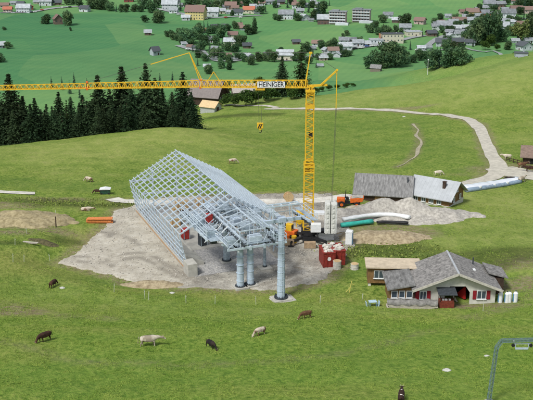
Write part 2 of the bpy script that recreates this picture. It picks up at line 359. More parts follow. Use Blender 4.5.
# ------------------------------------------------------------------ building yard: gravel sheet inside PAD
def patch(name, poly, step, m, zf, border=.6, seed=0):
    x0, y0 = poly.min(0)-1.5; x1, y1 = poly.max(0)+1.5
    gx = np.arange(x0, x1, step); gy = np.arange(y0, y1, step)
    Y, X = np.meshgrid(gy, gx, indexing='ij'); d_ = polydist(X.ravel(), Y.ravel(), poly)+(fbm(X.ravel()/1.7, Y.ravel()/1.7, 4, seed)-.5)*2*border
    fq = grid_faces(len(gy), len(gx)); keep = (d_[fq] < .6).any(1); fq = fq[keep]
    us = np.unique(fq); mp = np.zeros(len(d_), int); mp[us] = np.arange(len(us))
    Xs, Ys = X.ravel()[us], Y.ravel()[us]
    return mesh_np(name, np.column_stack([Xs, Ys, zf(Xs, Ys, d_[us])]), mp[fq], m)
def yard_material():
    m = bpy.data.materials.new('yard_gravel'); m.use_nodes = True; nt = m.node_tree; N = nt.nodes; L = nt.links
    b = N['Principled BSDF']; b.inputs['Roughness'].default_value = .95; b.inputs['Specular IOR Level'].default_value = .1
    tc = N.new('ShaderNodeTexCoord')
    def noise(sc, det, ro, st=None):
        nz = N.new('ShaderNodeTexNoise'); nz.inputs['Scale'].default_value = sc; nz.inputs['Detail'].default_value = det; nz.inputs['Roughness'].default_value = ro
        L.new(tc.outputs['Object'], nz.inputs[0]); return nz.outputs[0]
    def ramp(s, st):
        r = N.new('ShaderNodeValToRGB'); e = r.color_ramp.elements
        while len(e) < len(st): e.new(.5)
        for q, (p, c) in zip(e, st): q.position = p; q.color = (*c, 1)
        L.new(s, r.inputs[0]); return r.outputs[0]
    a = ramp(noise(.16, 8, .72), [(.36, (.17,.165,.15)), (.47, (.34,.32,.275)), (.58, (.52,.50,.44)), (.68, (.33,.28,.20))])
    c = ramp(noise(5, 6, .8), [(.3, (.45,.45,.46)), (.5, (.9,.9,.9)), (.7, (1.15,1.14,1.10))])
    x = N.new('ShaderNodeMix'); x.data_type = 'RGBA'; x.blend_type = 'MULTIPLY'; x.inputs[0].default_value = 1; L.new(a, x.inputs[6]); L.new(c, x.inputs[7])
    out = x.outputs[2]
    for an, fac, cc, sc_ in (('beige', .55, ((.30,.265,.20),(.50,.46,.37),(.62,.59,.51)), .7), ('rut', .75, ((.13,.12,.10),(.22,.20,.165),(.34,.31,.26)), 2.5)):
        at_ = N.new('ShaderNodeAttribute'); at_.attribute_name = an; mu = N.new('ShaderNodeMath'); mu.operation = 'MULTIPLY'; mu.inputs[1].default_value = fac; L.new(at_.outputs['Fac'], mu.inputs[0])
        y = N.new('ShaderNodeMix'); y.data_type = 'RGBA'; L.new(mu.outputs[0], y.inputs[0]); L.new(out, y.inputs[6]); L.new(ramp(noise(sc_, 8, .78), [(.3, cc[0]), (.5, cc[1]), (.68, cc[2])]), y.inputs[7]); out = y.outputs[2]
    L.new(out, b.inputs['Base Color'])
    bp = N.new('ShaderNodeBump'); bp.inputs['Strength'].default_value = .6; bp.inputs['Distance'].default_value = .12; L.new(noise(3.5, 6, .75), bp.inputs['Height']); L.new(bp.outputs[0], b.inputs['Normal'])
    return m
M_yard = yard_material()
M_gravel = mat('grey_gravel', (.20,.20,.20), .95, scale=4, detail=8, bump=.8, col2=(.46,.45,.43))
M_dirt = mat('brown_earth', (.20,.155,.09), .95, scale=1.6, detail=8, bump=.8, col2=(.44,.37,.24))
M_rubble = mat('pale_rubble', (.26,.245,.215), .95, scale=1.8, detail=9, bump=.8, col2=(.50,.475,.42))
yme = patch('building_yard', PAD, .4, M_yard, lambda x, y, d_: H(x, y)+.05+(fbm(x/3, y/3, 3, 8)-.3)*.12*(d_<-1)-np.clip(d_+.35,0,1)*.4, 1.0)

tag(link('building_yard', yme), kind='structure')
yv = np.empty(len(yme.vertices)*3, np.float32); yme.vertices.foreach_get('co', yv); yv = yv.reshape(-1,3); rut = np.zeros(len(yv))
for pix in ([(80,262),(110,262),(140,258),(160,268),(185,282)],[(76,257),(108,257),(142,253),(165,264),(196,283)],[(118,222),(110,236),(104,250),(112,266)],[(262,285),(290,276),(300,262),(306,250)],[(270,287),(298,279),(308,264),(314,252)],[(100,232),(125,236),(140,246),(170,268)],[(320,210),(335,214),(345,222)]):
    Q = catmull([gp(a, b).to_2d() for a, b in pix], .5); Qa = np.array([tuple(q) for q in Q]); dd = np.full(len(yv), 1e9)
    for q in Qa: dd = np.minimum(dd, np.hypot(yv[:,0]-q[0], yv[:,1]-q[1]))
    rut = np.maximum(rut, (1-sstep(.2, .95, dd+(fbm(yv[:,0]/.8, yv[:,1]/.8, 3, 61)-.5)*.7))*sstep(.3, .55, fbm(yv[:,0]/3, yv[:,1]/3, 2, 62)))
beige = sstep(-6, -16, yv[:,0])*0+1-sstep(-17, -7, yv[:,0]+(fbm(yv[:,0]/4, yv[:,1]/4, 3, 63)-.5)*8)
for nm, arr in (('rut', rut), ('beige', beige)):
    at = yme.attributes.new(nm, 'FLOAT', 'POINT'); at.data.foreach_set('value', arr.astype(np.float32))
# ------------------------------------------------------------------ the lift station hall under construction
M_steel = mat('galvanised_steel', (.47,.55,.62), .5, .05, var=.14, scale=2.5, rand=.05)
M_steel2 = mat('dull_steel', (.34,.41,.46), .55, .2, var=.22, scale=3)
M_steeldark = mat('dark_steel', (.06,.07,.08), .6, .3, var=.3, scale=4)
M_pylon = mat('pylon_steel', (.40,.48,.57), .55, .0, var=.12, scale=2)
M_conc = mat('fresh_concrete', (.40,.39,.35), .9, var=.15, scale=1.3, bump=.2, detail=8)
M_formwood = mat('formwork_wood', (.42,.25,.12), .85, var=.25, scale=3)
M_red = mat('red_paint', (.35,.035,.03), .6, var=.25, scale=4)
M_whitep = mat('white_plastic', (.68,.70,.70), .5, var=.08, scale=4)
hall_rot = math.atan2(.38, .925)
HW, HL, EH, RH = 7.5, 30.0, 6.1, 10.9
hall = thing('station_hall', 'bare galvanised steel skeleton of a long gabled hall open at its front', 'hall', (-5.1,130.4,7.05), hall_rot)
def hall_pt(u, z):   # section: u in -1..1 across at height z on the wall; walls lean outwards
    return None
nb = 15
raf = MB(); girt = MB(); pur = MB(); brace = MB()
ys_ = [HL*i/nb for i in range(nb+1)]
EX = HW+1.2
for y in ys_:
    for s in (-1, 1):
        fr = MB()
        fr.bar((s*HW, y, .4), (s*EX, y, EH), .12, .18)
        fr.bar((s*EX, y, EH), (0, y, RH), .13, .2)
        fr.build('frame_half', M_steel, hall)
for s in (-1, 1):
    for k in range(13 if s < 0 else 12):
        t = k/12; x = s*EX*(1-t); z = EH+(RH-EH)*t
        m = MB(); m.bar((x, -.4, z+.22), (x, HL+.4, z+.2), .12, .13); m.build('purlin', M_steel, hall)
    for k in range(1, 6):
        t = k/6; x = s*(HW+1.2*t)+s*.16; z = .4+(EH-.4)*t
        m = MB(); m.bar((x, -.2, z), (x, HL+.2, z), .08, .11); m.build('wall_girt', M_steel, hall)
    for i in (0, 1, nb-2, nb-1):
        brace = MB(); a = (s*EX, ys_[i], EH+.05); c = (0, ys_[i+1], RH+.05)
        brace.tube(a, c, .04, n=5); brace.tube((s*HW, ys_[i], .5), (s*EX, ys_[i+1], EH), .035, n=5); brace.tube((s*HW, ys_[i+1], .5), (s*EX, ys_[i], EH), .035, n=5); brace.build('bracing', M_steel, hall)

# tie beams and rear gable posts
for i in (nb, nb-4, 4):
    m = MB(); m.bar((-EX+.1, ys_[i], EH), (EX-.1, ys_[i], EH), .16, .26); m.build('tie_beam', M_steel, hall)
for x in (-4.5, 0, 4.5):
    m = MB(); m.bar((x, HL, .1), (x, HL, RH-abs(x)*.56-.2), .2); m.build('gable_post', M_steel, hall)
# foundations: long low walls, wing wall at the front left corner, sill of formwork timber
f = MB()
f.box((-HW, HL/2-.2, .15), (.55, HL+1.2, 1.1)); f.box((HW-1.2, HL/2+4, .15), (.6, HL-7, 1.2)); f.box((0, HL+.3, .1), (HW*2+.6, .5, 1.0))
f.box((-HW+.1, -1.1, .75), (1.5, 2.4, 2.6)); f.prism([(-HW+.3, .0), (-HW+3.2, .0), (-HW+3.2, .55), (-HW+.3, 2.0)], 'y', 1.6, 8)
f.box((-HW+2.6, 12, .3), (.4, 12, 1.3)); f.box((2.3, 24, .25), (9.2, 7, 1.4))
f.build('foundation_wall', M_conc, hall, bevel=.03)
f = MB(); f.box((-HW-.36, HL/2, .50), (.10, HL, .10)); f.build('timber_sill', M_formwood, hall)
fl = MB(); fl.box((0, HL/2-1, .02), (HW*2-.8, HL+3, .16)); fl.build('gravel_floor', M_gravel, hall)
fl = MB(); fl.box((-1.2, 18, .09), (10.5, 20, .16)); fl.box((4.6, 15, .3), (1.2, 14, .9)); fl.build('floor_slab', M_conc, hall, bevel=.02)

def at_hall(lx, ly, z=7.05):
    c, s = math.cos(hall_rot), math.sin(hall_rot)
    return (-5.1+lx*c-ly*s, 130.4+lx*s+ly*c, z)
# ------------------------------------------------------------------ lift machinery on its columns
st = thing('lift_machinery', 'grey steel chairlift drive machinery with beams, wheels and catwalks at the mouth of the hall', 'lift machinery', at_hall(0,0), hall_rot)
def column(lx, ly, h, r, mt=M_pylon, flange=.7, n=16):
    m = MB(); m.tube((lx,ly,.3), (lx,ly,h), r*1.05, r*.86, n)
    k = 1.1
    while k < h-.4:
        m.tube((lx,ly,k), (lx,ly,k+.06), r*1.12, n=n); k += 1.25
    o = m.build('column', mt, st, smooth=False)
    b = MB(); b.tube((lx,ly,.2), (lx,ly,.36), r*1.5, n=n)
    for i in range(12):
        a = 2*PI*i/12; b.tube((lx+math.cos(a)*r*1.3, ly+math.sin(a)*r*1.3, .36), (lx+math.cos(a)*r*1.3, ly+math.sin(a)*r*1.3, .52), .05, n=5)
    b.build('base_flange', M_steeldark, o)
    p = MB(); p.box((lx,ly,.0), (2.0,1.9,.5)); p.build('plinth', M_conc, st, bevel=.05)
column(-2.2,-8.7,6.3,.52); column(-.55,-8.5,6.3,.52); column(-.6,1.6,6.3,.5, M_steel2); column(3.9,-3.2,6.3,.22, M_steel2)
Zm = 6.5
m = MB()
for x in (-1.1, 1.1): m.bar((x,-10.2,Zm), (x,9,Zm), .35, .6)
for x in (-6.0,-3.6, 3.6): m.bar((x,-8.6 if x>-5 else -5.5,Zm+.25), (x,8,Zm+.25), .22, .36)
for y in (-10,-7.6,-5,-2.4,.2,2.8,5.4,8): m.bar((-6.2 if y>-6 else -4.6,y,Zm+.1), (4.6,y,Zm+.1), .2, .3)
m.build('main_beams', M_steel, st)
m = MB()
for s in (-1, 1):
    m.bar((s*4.6,-10,Zm+.7), (s*4.6,7,Zm+.7), .1, .14); m.bar((s*2.6,-10,Zm+1.7), (s*2.6,7,Zm+1.7), .18, .24); m.bar((s*2.6,-10,Zm+2.5), (s*2.6,6,Zm+2.5), .12, .16)
    for y in np.arange(-10, 7.1, 1.7): m.bar((s*2.6,y,Zm+.3), (s*2.6,y+.3,Zm+2.6), .12); m.bar((s*4.6,y,Zm+.2),(s*2.6,y,Zm+1.7), .09)
for y in np.arange(-9.5, 7, 3.4): m.bar((-2.6,y,Zm+2.5),(2.6,y,Zm+2.5),.12,.16); m.bar((-1.1,y,Zm+.3),(-2.6,y+.8,Zm+2.5),.1); m.bar((1.1,y,Zm+.3),(2.6,y+.8,Zm+2.5),.1)
m.build('upper_frame', M_steel, st)
m = MB()
for s in (-1, 1): m.box((s*4.0, -1.5, Zm+.42), (.95, 17, .05)); 
m.box((0,-9.3,Zm+.5), (6.6,1.1,.05)); m.build('catwalk', M_steel2, st)
m = MB()
for s in (-1, 1):
    for zz in (.95, 1.45): m.tube((s*4.55,-10,Zm+zz), (s*4.55,7,Zm+zz), .035, n=5)
    for y in np.arange(-10, 7.2, 1.4): m.tube((s*4.55,y,Zm+.4), (s*4.55,y,Zm+1.45), .035, n=5)
for zz in (.95, 1.45): m.tube((-4.55,-10,Zm+zz), (4.55,-10,Zm+zz), .035, n=5)
for x in np.arange(-4.5, 4.6, 1.5): m.tube((x,-10,Zm+.4), (x,-10,Zm+1.45), .035, n=5)
m.build('handrail', M_steel, st)
# rows of conveyor tyres, bull wheel, motor and gearbox
wh = MB(); wh.tube((-.11,0,0), (.11,0,0), .27, n=12); wme = wh.mesh('tyre', M_steeldark)
wh = MB(); wh.tube((-.13,0,0), (.13,0,0), .13, n=8); rme = wh.mesh('rim', M_steel)
for s in (-1, 1):
    for y in np.arange(-9.4, 6.6, .8):
        t = part('tyre', wme, st, (s*2.95, y, Zm+1.35)); part('rim', rme, t)
bw = MB(); cx, cy, cz = 0, 4.5, Zm+1.0
for i in range(32):
    a, b2 = 2*PI*i/32, 2*PI*(i+1)/32
    bw.bar((math.cos(a)*2.1, cy+math.sin(a)*2.1, cz), (math.cos(b2)*2.1, cy+math.sin(b2)*2.1, cz), .22, .26)
for i in range(8):
    a = 2*PI*i/8; bw.bar((0,cy,cz), (math.cos(a)*2.1, cy+math.sin(a)*2.1, cz), .16, .14)
bw.build('bull_wheel', M_steel2, st)
m = MB(); m.box((0,4.5,Zm+1.75), (1.5,1.9,1.0)); m.tube((0,2.2,Zm+1.8), (0,3.6,Zm+1.8), .5, n=14); m.build('motor', M_steel2, st, bevel=.06)
m = MB()
for zz in (.95,1.5,2.1): m.tube((-6.1,-5.4,Zm+zz),(-6.1,7,Zm+zz),.05,n=5)
for y in np.arange(-5.4,7.2,1.55): m.bar((-6.1,y,Zm+.2),(-6.1,y,Zm+2.1),.09)
m.build('side_frame', M_steel, st)
for (x, y, z, a, b_, c_, mt) in ((-3.3,-8.3,.9,1.5,1.6,.8,M_steel2),(0,-8.9,1.0,2.0,1.0,.9,M_steel),(3.2,-8.2,1.0,1.3,1.9,.9,M_steel2),(-5.2,-4.2,.9,1.4,1.4,1.0,M_steel2),(0,-5.2,1.5,1.7,2.4,.7,M_steel2),(0,-1.2,1.2,1.4,2.0,1.1,M_pylon),(3.6,0,1.9,.9,3.6,.7,M_steel2),(-2.6,3.4,2.2,1.0,3.0,.6,M_steel)):
    m = MB(); m.box((x,y,Zm+z),(a,b_,c_)); m.box((x,y,Zm+z+c_/2+.06),(a*.7,b_*.7,.1)); m.build('housing', mt, st, bevel=.05)
for y in (-8.6,-6.9,-5.2,-3.5,-1.8):
    m = MB(); m.bar((-2.7,y,Zm+2.55),(0,y,Zm+3.3),.12); m.bar((2.7,y,Zm+2.55),(0,y,Zm+3.3),.12); m.bar((0,y,Zm+.4),(0,y,Zm+3.3),.1); m.build('hoop', M_steel, st)
m = MB(); m.bar((0,-9.2,Zm+3.35),(0,3,Zm+3.35),.14,.2); m.build('top_beam', M_steel, st)
m = MB(); m.box((-5.1,-1,Zm+.4),(1.6,11,.06)); m.build('catwalk', M_steel2, st)
m = MB(); m.box((-5.0,1.6,Zm+1.0),(1.1,2.2,1.1)); m.build('gearbox', M_steel2, st, bevel=.05)
m = MB(); m.box((-3.4,1.4,Zm+1.2), (.9,1.1,1.3)); m.build('control_box', M_red, st, bevel=.04)
for a, b_, r in (((-3.6,-8.4,Zm-.3),(-2.6,-8.4,Zm-.3),.36),((-5.4,-5,Zm-.2),(-4.2,-5,Zm-.2),.4),((1.4,-8.4,Zm-.3),(2.3,-8.4,Zm-.3),.33),((-4.9,-2.5,Zm-.35),(-4.9,-1.3,Zm-.35),.4),((-2.6,-5.5,Zm-.3),(-1.4,-5.5,Zm-.3),.4)):
    m = MB(); m.tube(a, b_, r, n=12); m.build('drive_motor', M_steeldark, st)
m = MB()
for q in range(60):
    a = Vector((random.uniform(-5.8,4), random.uniform(-9.5,6), Zm+random.uniform(-.4,1.2))); b_ = a+Vector((random.uniform(-1.2,1.2), random.uniform(-1.2,1.2), random.uniform(-.8,1.3))); m = MB(); m.bar(a, b_, .09, .12); m.build('bracket', M_whitep if q % 3 else M_steeldark, st)
m = MB()
for s in (-1,1):
    m.tube((s*2.3,-10.2,Zm+.9), (s*2.3,6,Zm+1.0), .03, n=5)
    for k in range(4): m.tube((s*2.3-.08,-10.6+k*.7,Zm+.75), (s*2.3+.08,-10.6+k*.7,Zm+.75), .26, n=12)
m.build('guide_sheaves', M_steeldark, st)
# ------------------------------------------------------------------ first tower of the line
tw = thing('lift_tower', 'tall tapered blue-grey chairlift tower with a crosshead catwalk, standing on the grass edge', 'lift tower', (2.06,117.3,7.2), hall_rot)
m = MB(); m.tube((0,0,.2), (0,0,11.6), .60, .38, 20)
k = 1.2
while k < 11.3:
    r = .60-.22*k/11.6; m.tube((0,0,k), (0,0,k+.07), r+.045, n=20); k += .95
m.build('shaft', M_pylon, tw)
m = MB(); m.tube((0,0,.12), (0,0,.34), .98, n=20)
for i in range(14):
    a = 2*PI*i/14; m.tube((math.cos(a)*.85, math.sin(a)*.85, .34), (math.cos(a)*.85, math.sin(a)*.85, .6), .05, n=5)
    m.prism([(.6,.34),(.95,.34),(.6,.75)], 'y', -.02, .02) if i == 0 else None
m.build('base_flange', M_steeldark, tw)
m = MB(); m.box((0,0,-.1), (2.7,2.2,.5)); m.box((.2,-.3,-.2), (3.4,2.5,.3)); m.build('plinth', M_conc, tw, bevel=.08)
m = MB()
for x in (-.33, -.05): m.tube((x+.1,-.75,.6), (x+.1,-.62,11.8), .025, n=5)
for z in np.arange(.8, 11.6, .35): m.tube((-.23,-.74,z), (.05,-.74,z), .018, n=4)
m.build('ladder', M_steel, tw)
m = MB(); m.bar((-3.6,0,11.75), (3.6,0,11.75), .42, .5); m.box((0,0,11.9), (1.1,1.0,.7)); m.build('crossarm', M_pylon, tw, bevel=.03)
m = MB()
for s in (-1, 1):
    m.bar((s*1.5,-.45,12.0), (s*1.3,-.45,14.0), .12); m.bar((s*1.5,.45,12.0), (s*1.3,.45,14.0), .12)
m.bar((-2.6,-.45,14.0), (2.6,-.45,14.0), .14, .18); m.bar((-2.6,.45,14.0), (2.6,.45,14.0), .14, .18); m.bar((-1.6,0,13.0), (1.6,0,13.0), .08)
for x in (-2.5,-1.3,0,1.3,2.5): m.bar((x,-.45,14), (x,.45,14), .1)
m.build('lifting_frame', M_steel, tw)
for s in (-1, 1):
    m = MB(); m.bar((s*3.0,-3.0,12.15), (s*3.0,3.0,11.85), .16, .3)
    for k in range(4): m.bar((s*3.0,-2.6+k*1.6-.3,11.95), (s*3.0,-2.6+k*1.6+.5,11.95), .12, .2)
    o = m.build('sheave_beam', M_pylon, tw)
    for k in range(8):
        m = MB(); m.tube((s*3.0-.08,-2.75+k*.78,11.75), (s*3.0+.08,-2.75+k*.78,11.75), .25, n=14); m.build('sheave', M_steeldark, o)
    m = MB(); m.box((s*3.7,0,12.25), (.7,6.2,.05)); m.build('catwalk', M_steel2, tw)
    m = MB()
    for zz in (12.7, 13.2): m.tube((s*4.05,-3.1,zz), (s*4.05,3.1,zz), .035, n=5)
    for y in np.arange(-3.1, 3.2, 1.03): m.tube((s*4.05,y,12.25), (s*4.05,y,13.2), .035, n=5)
    m.build('handrail', M_steel, tw)
# ------------------------------------------------------------------ yellow self-erecting crane
M_yel = mat('crane_yellow', (.64,.40,.022), .6, .0, var=.15, scale=2)
M_orange = mat('machine_orange', (.62,.13,.02), .5, var=.2, scale=3)
M_black = mat('black_paint', (.018,.018,.02), .6, var=.3, scale=3)
M_rope = mat('steel_rope', (.10,.10,.09), .6, .3)
M_ballast = mat('ballast_concrete', (.56,.57,.53), .85, var=.10, scale=2)
M_tanbox = mat('tan_ballast', (.33,.24,.15), .85, var=.2, scale=2)
def lattice(m, A, B, w0, w1, n, h0=None, h1=None, r=.05, br=.035, up=(0,0,1), tri=False):
    """lattice girder from A to B, square or triangular section, tapering w0 > w1"""
    A = Vector(A); B = Vector(B); d = (B-A).normalized(); u = Vector(up)
    if abs(d.dot(u)) > .97: u = Vector((1,0,0))
    a = d.cross(u).normalized(); b = a.cross(d).normalized(); h0 = h0 or w0; h1 = h1 or w1
    def cs(t):
        w = w0+(w1-w0)*t; h = h0+(h1-h0)*t; p = A+(B-A)*t
        if tri: return [p-a*w/2-b*h/2, p+a*w/2-b*h/2, p+b*h/2]
        return [p-a*w/2-b*h/2, p+a*w/2-b*h/2, p+a*w/2+b*h/2, p-a*w/2+b*h/2]
    c0, c1 = cs(0), cs(1); k = len(c0)
    for i in range(k): m.bar(c0[i], c1[i], r*2, r*2)
    for s in range(n):
        p, q, mid = cs(s/n), cs((s+1)/n), cs((s+.5)/n)
        for i in range(k):
            j = (i+1) % k
            m.bar(p[i], mid[j], br*2, br*2); m.bar(mid[j], q[i], br*2, br*2)
            m.bar(p[i], p[j], br*1.6, br*1.6)
    for i in range(k): m.bar(c1[i], c1[(i+1)%k], r*1.6)
    return m
cb = Vector((6.9, 140.6, 7.1))
cr = thing('tower_crane', 'tall yellow lattice tower crane whose long jib reaches across the meadow from the building yard', 'crane', cb, 0)
JZ = 26.6
m = MB(); lattice(m, (0,0,2.2), (0,0,13.6), 1.55, 1.55, 10, r=.08, br=.036); m.build('lower_mast', M_yel, cr)
m = MB(); lattice(m, (0,0,12.6), (0,0,25.2), 1.22, 1.22, 12, r=.07, br=.034); m.build('upper_mast', M_yel, cr)
for zc, wc, hc in ((13.1,1.75,.35),(12.1,1.7,.2),(22.9,1.45,.6),(14.1,1.35,.22)):
    m = MB(); m.box((0,0,zc),(wc,wc,hc)); m.build('mast_collar', M_yel, cr)
for c_, d_ in (((.15,-.25,18.3),(.6,.5,.9)),((-.1,-.3,12.6),(.5,.5,.6))): m = MB(); m.box(c_, d_); m.build('winch_box', M_black, cr, bevel=.03)
# mast head
m = MB(); m.box((0,0,25.4), (1.5,1.5,.35)); m.box((0,0,24.9), (1.0,1.0,.5))
for s in (-.45, .45): m.bar((.5,s,25.4), (-.5,s,26.2), .2); m.bar((-.5,s,25.4), (.6,s,26.1), .2)
m.bar((-.6,0,26.1), (2.7,0,26.3), .3, .34); m.build('mast_head', M_yel, cr)
# jib
jr = 0.012
def J(x, z=0, y=0): return (-x*math.cos(jr)+y*math.sin(jr), -x*math.sin(jr)-y*math.cos(jr), JZ-.1+z-.0*x)
m = MB(); lattice(m, J(.4), J(17.2,.05), 1.15, 1.1, 17, 1.1, 1.05, r=.07, br=.036, tri=True); j1 = m.build('jib', M_yel, cr)
m = MB(); lattice(m, J(17.6,.05), J(35,-.25), 1.05, .9, 18, .95, .8, r=.065, br=.033, tri=True); m.build('jib', M_yel, cr)
m = MB(); lattice(m, J(35.3,-.25), J(54,-.6), .85, .7, 20, .75, .6, r=.06, br=.03, tri=True); m.build('jib', M_yel, cr)
m = MB(); m.bar(J(17.3,-.55,-.5), J(17.3,-.55,.5), .3); m.bar(J(17.3,.6,-.2), J(17.3,.6,.2), .25); m.bar(J(35.1,-.7,-.5), J(35.1,-.7,.5), .3, .35); m.bar(J(35.1,.3,-.2), J(35.1,.3,.2), .3); m.bar(J(34.4,-.65), J(37.0,-.7), .5, .16); m.build('jib_hinge', M_orange, cr)
# posts, struts and pendant bars
m = MB(); m.bar((-.8,-.3,26.3), (-.05,0,31.3), .17); m.bar((-.8,.3,26.3), (-.05,0,31.3), .17); m.bar((-.5,-.18,28.2), (-.5,.18,28.2), .1); m.box((0,0,31.35), (.5,.35,.25)); m.build('front_post', M_yel, cr)
m = MB(); m.bar((1.6,-.25,26.2), (4.15,0,28.6), .2, .24); m.bar((1.6,.25,26.2), (4.15,0,28.6), .2, .24); m.box((4.15,0,28.65), (.35,.3,.3)); m.build('rear_strut', M_yel, cr)
m = MB(); jx = J(17.4,.6); tp = J(18.9,4.9)
m.bar(jx, tp, .15); m.bar(J(17.0,.6,.3), tp, .12); m.bar(J(16.1,.5), J(15.2,1.9), .12); m.bar(J(14.3,.5), J(15.2,1.9), .12); m.build('jib_post', M_yel, cr)
m = MB(); m.bar(tp, J(25,3.1), .12); m.build('pendant_bar', M_yel, cr)
m = MB()
m.tube(J(25,3.1), J(35.1,.3), .028, n=5); m.tube(tp, (-.05,0,31.4), .028, n=5); m.tube((-.05,0,31.4), (4.15,0,28.7), .03, n=5); m.build('pendant_rope', M_rope, cr)
m = MB(); m.bar((4.15,0,28.6), (4.15,0,22.5), .13); m.build('rear_tie_bar', M_yel, cr)
m = MB(); m.tube((4.1,0,22.5), (3.75,0,6.4), .028, n=5); m.tube((4.25,0.1,22.5), (3.9,.1,6.4), .022, n=5); m.build('rear_rope', M_rope, cr)
# trolley, hoist ropes, hook block
tx = 7.9
m = MB(); m.box(J(tx,-.85), (1.5,1.3,.16)); m.box(J(tx-.6,-.75), (.2,1.35,.35)); m.box(J(tx+.6,-.75), (.2,1.35,.35)); m.build('trolley', M_yel, cr)
m = MB()
for dx in (-.35, .35): m.tube(J(tx+dx,-.9), J(tx+dx*.5,-6.3), .022, n=5)
m.build('hoist_rope', M_rope, cr)
m = MB(); m.box(J(tx,-6.75), (1.0,.45,.9)); m.box(J(tx,-7.3),(.4,.3,.4)); hb = m.build('hook_block', M_yel, cr, bevel=.06)
m = MB()
for s in (-1,1): m.bar(J(tx+s*.15-.15,-6.4,.24), J(tx+s*.15+.2,-7.1,.24), .15, .04, up=(0,1,0))
pr = [J(tx+.22*math.cos(a), -7.65+.24*math.sin(a)) for a in np.linspace(1.6, 5.6, 9)]
for a, b_ in zip(pr, pr[1:]): m.tube(a, b_, .06, n=6)
m.build('hook', M_black, hb)
# name board on the jib
m = MB(); x0, x1 = 4.0, 8.35
bd = MB(); bd.box(J((x0+x1)/2,-.02,.72), (x1-x0,.05,.95)); bo = bd.build('name_board', M_whitep, cr)
cu = bpy.data.curves.new('letters', 'FONT'); cu.body = 'HEINIGER'; cu.size = 1.0; cu.extrude = .01; cu.align_x = 'CENTER'; cu.align_y = 'CENTER'; cu.offset = .012
to = bpy.data.objects.new('tmp', cu); C.objects.link(to); dg = bpy.context.evaluated_depsgraph_get(); dg.update()
lm = bpy.data.meshes.new_from_object(to.evaluated_get(dg)); bpy.data.objects.remove(to); lm.materials.clear(); lm.materials.append(M_black)
xsL = [v.co.x for v in lm.vertices]; ysL = [v.co.y for v in lm.vertices]; wl = max(xsL)-min(xsL); hl = max(ysL)-min(ysL)
lo = part('letters', lm, bo, tuple(Vector(J((x0+x1)/2,-.02,.755)))); lo.rotation_euler = (PI/2,0,0); lo.scale = (3.95/wl, .74/hl, 1)
# undercarriage: cross frame, slewing ring, outriggers, ballast
m = MB(); m.tube((0,0,1.3), (0,0,1.7), 1.2, n=20); m.box((0,0,1.95), (2.2,2.0,.5)); m.box((2.3,0,1.9), (3.6,1.7,.35)); m.build('turntable', M_black, cr)
m = MB(); m.box((0,0,.95), (2.4,2.2,.6))
for sx, sy in ((1,1),(1,-1),(-1,1),(-1,-1)): m.bar((sx*.9,sy*.9,1.0), (sx*2.9,sy*2.4,.75), .34, .4); m.bar((sx*2.9,sy*2.4,.8), (sx*2.9,sy*2.4,.15), .2); m.box((sx*2.9,sy*2.4,.1), (.9,.9,.16))
m.build('outrigger_frame', M_black, cr)
for c_, d_ in (((-3.1,-1.9,.55),(1.5,1.0,.9)),((.2,-3.0,.5),(1.9,.9,1.0))):
    m = MB(); m.box(c_, d_); m.build('ballast_box', M_tanbox, cr, bevel=.05)
for i in range(2):
    for k in range(6):
        m = MB(); x = 3.15+i*.95
        m.box((x,-.1,2.15+k*.86), (.8,2.3,.8)); m.box((x,-1.28,2.15+k*.86), (.28,.08,.5)); m.build('ballast_block', M_ballast, cr, bevel=.06)
m = MB(); m.bar((2.7,-1.1,1.9), (2.7,-1.1,7.2), .12); m.bar((4.55,-1.1,1.9), (4.55,-1.1,7.2), .12); m.build('ballast_rail', M_whitep, cr)
m = MB(); m.box((1.2,-1.35,2.9), (1.7,1.0,1.4)); m.build('switch_cabinet', M_whitep, cr, bevel=.04)
# ------------------------------------------------------------------ things round the building yard
M_tan = mat('pale_wood', (.50,.36,.19), .8, var=.2, scale=4)
M_greywood = mat('weathered_board', (.40,.37,.31), .85, var=.25, scale=2, stretch=(1,6,6))
M_teal = mat('teal_plastic', (.04,.38,.31), .5, var=.15, scale=2)
M_blue = mat('blue_plastic', (.12,.27,.42), .5, var=.15, scale=3)
M_brick = mat('container_red', (.23,.030,.022), .65, var=.3, scale=3)
M_stone = mat('pale_stone', (.52,.50,.45), .9, var=.2, scale=3, bump=.4)
def mound(name, label, px, py, rx, ry, h, m, rz=0, seed=0, cat='heap', peaks=None, step=.35, dy=0):
    p = gp(px, py); o_x, o_y = p.x, p.y+dy
    gx = np.arange(-rx*1.15, rx*1.15, step); gy = np.arange(-ry*1.15, ry*1.15, step)
    Y, X = np.meshgrid(gy, gx, indexing='ij'); x = X.ravel(); y = Y.ravel(); c, s = math.cos(rz), math.sin(rz)
    d_ = np.hypot(x/rx, y/ry)+(fbm(x/2.5+seed, y/2.5, 3, seed)-.5)*.5
    hh = np.clip(1-d_, -.12, 1)**1 ; hh = np.where(hh > 0, hh**.75, hh)
    if peaks:
        pk = np.zeros(len(x))
        for (qx, qy, qr, qh) in peaks: pk = np.maximum(pk, qh*np.exp(-((x/rx-qx)**2+(y/ry-qy)**2)/qr**2))
        hh = np.where(hh > 0, hh*(.35+pk), hh)
    z = h*hh+(fbm(x/.9, y/.9, 4, seed+5)-.5)*.5*(hh > 0)*min(1, h)
    wx = o_x+x*c-y*s; wy = o_y+x*s+y*c; z = z+H(wx, wy)-p.z
    fq = grid_faces(len(gy), len(gx)); fq = fq[(hh[fq] > -.08).any(1)]
    us = np.unique(fq); mp = np.zeros(len(x), int); mp[us] = np.arange(len(us))
    me = mesh_np(name, np.column_stack([wx-o_x, wy-o_y, z])[us], mp[fq], m)
    o = link(name, me); o.location = (o_x, o_y, p.z); return tag(o, label, cat)
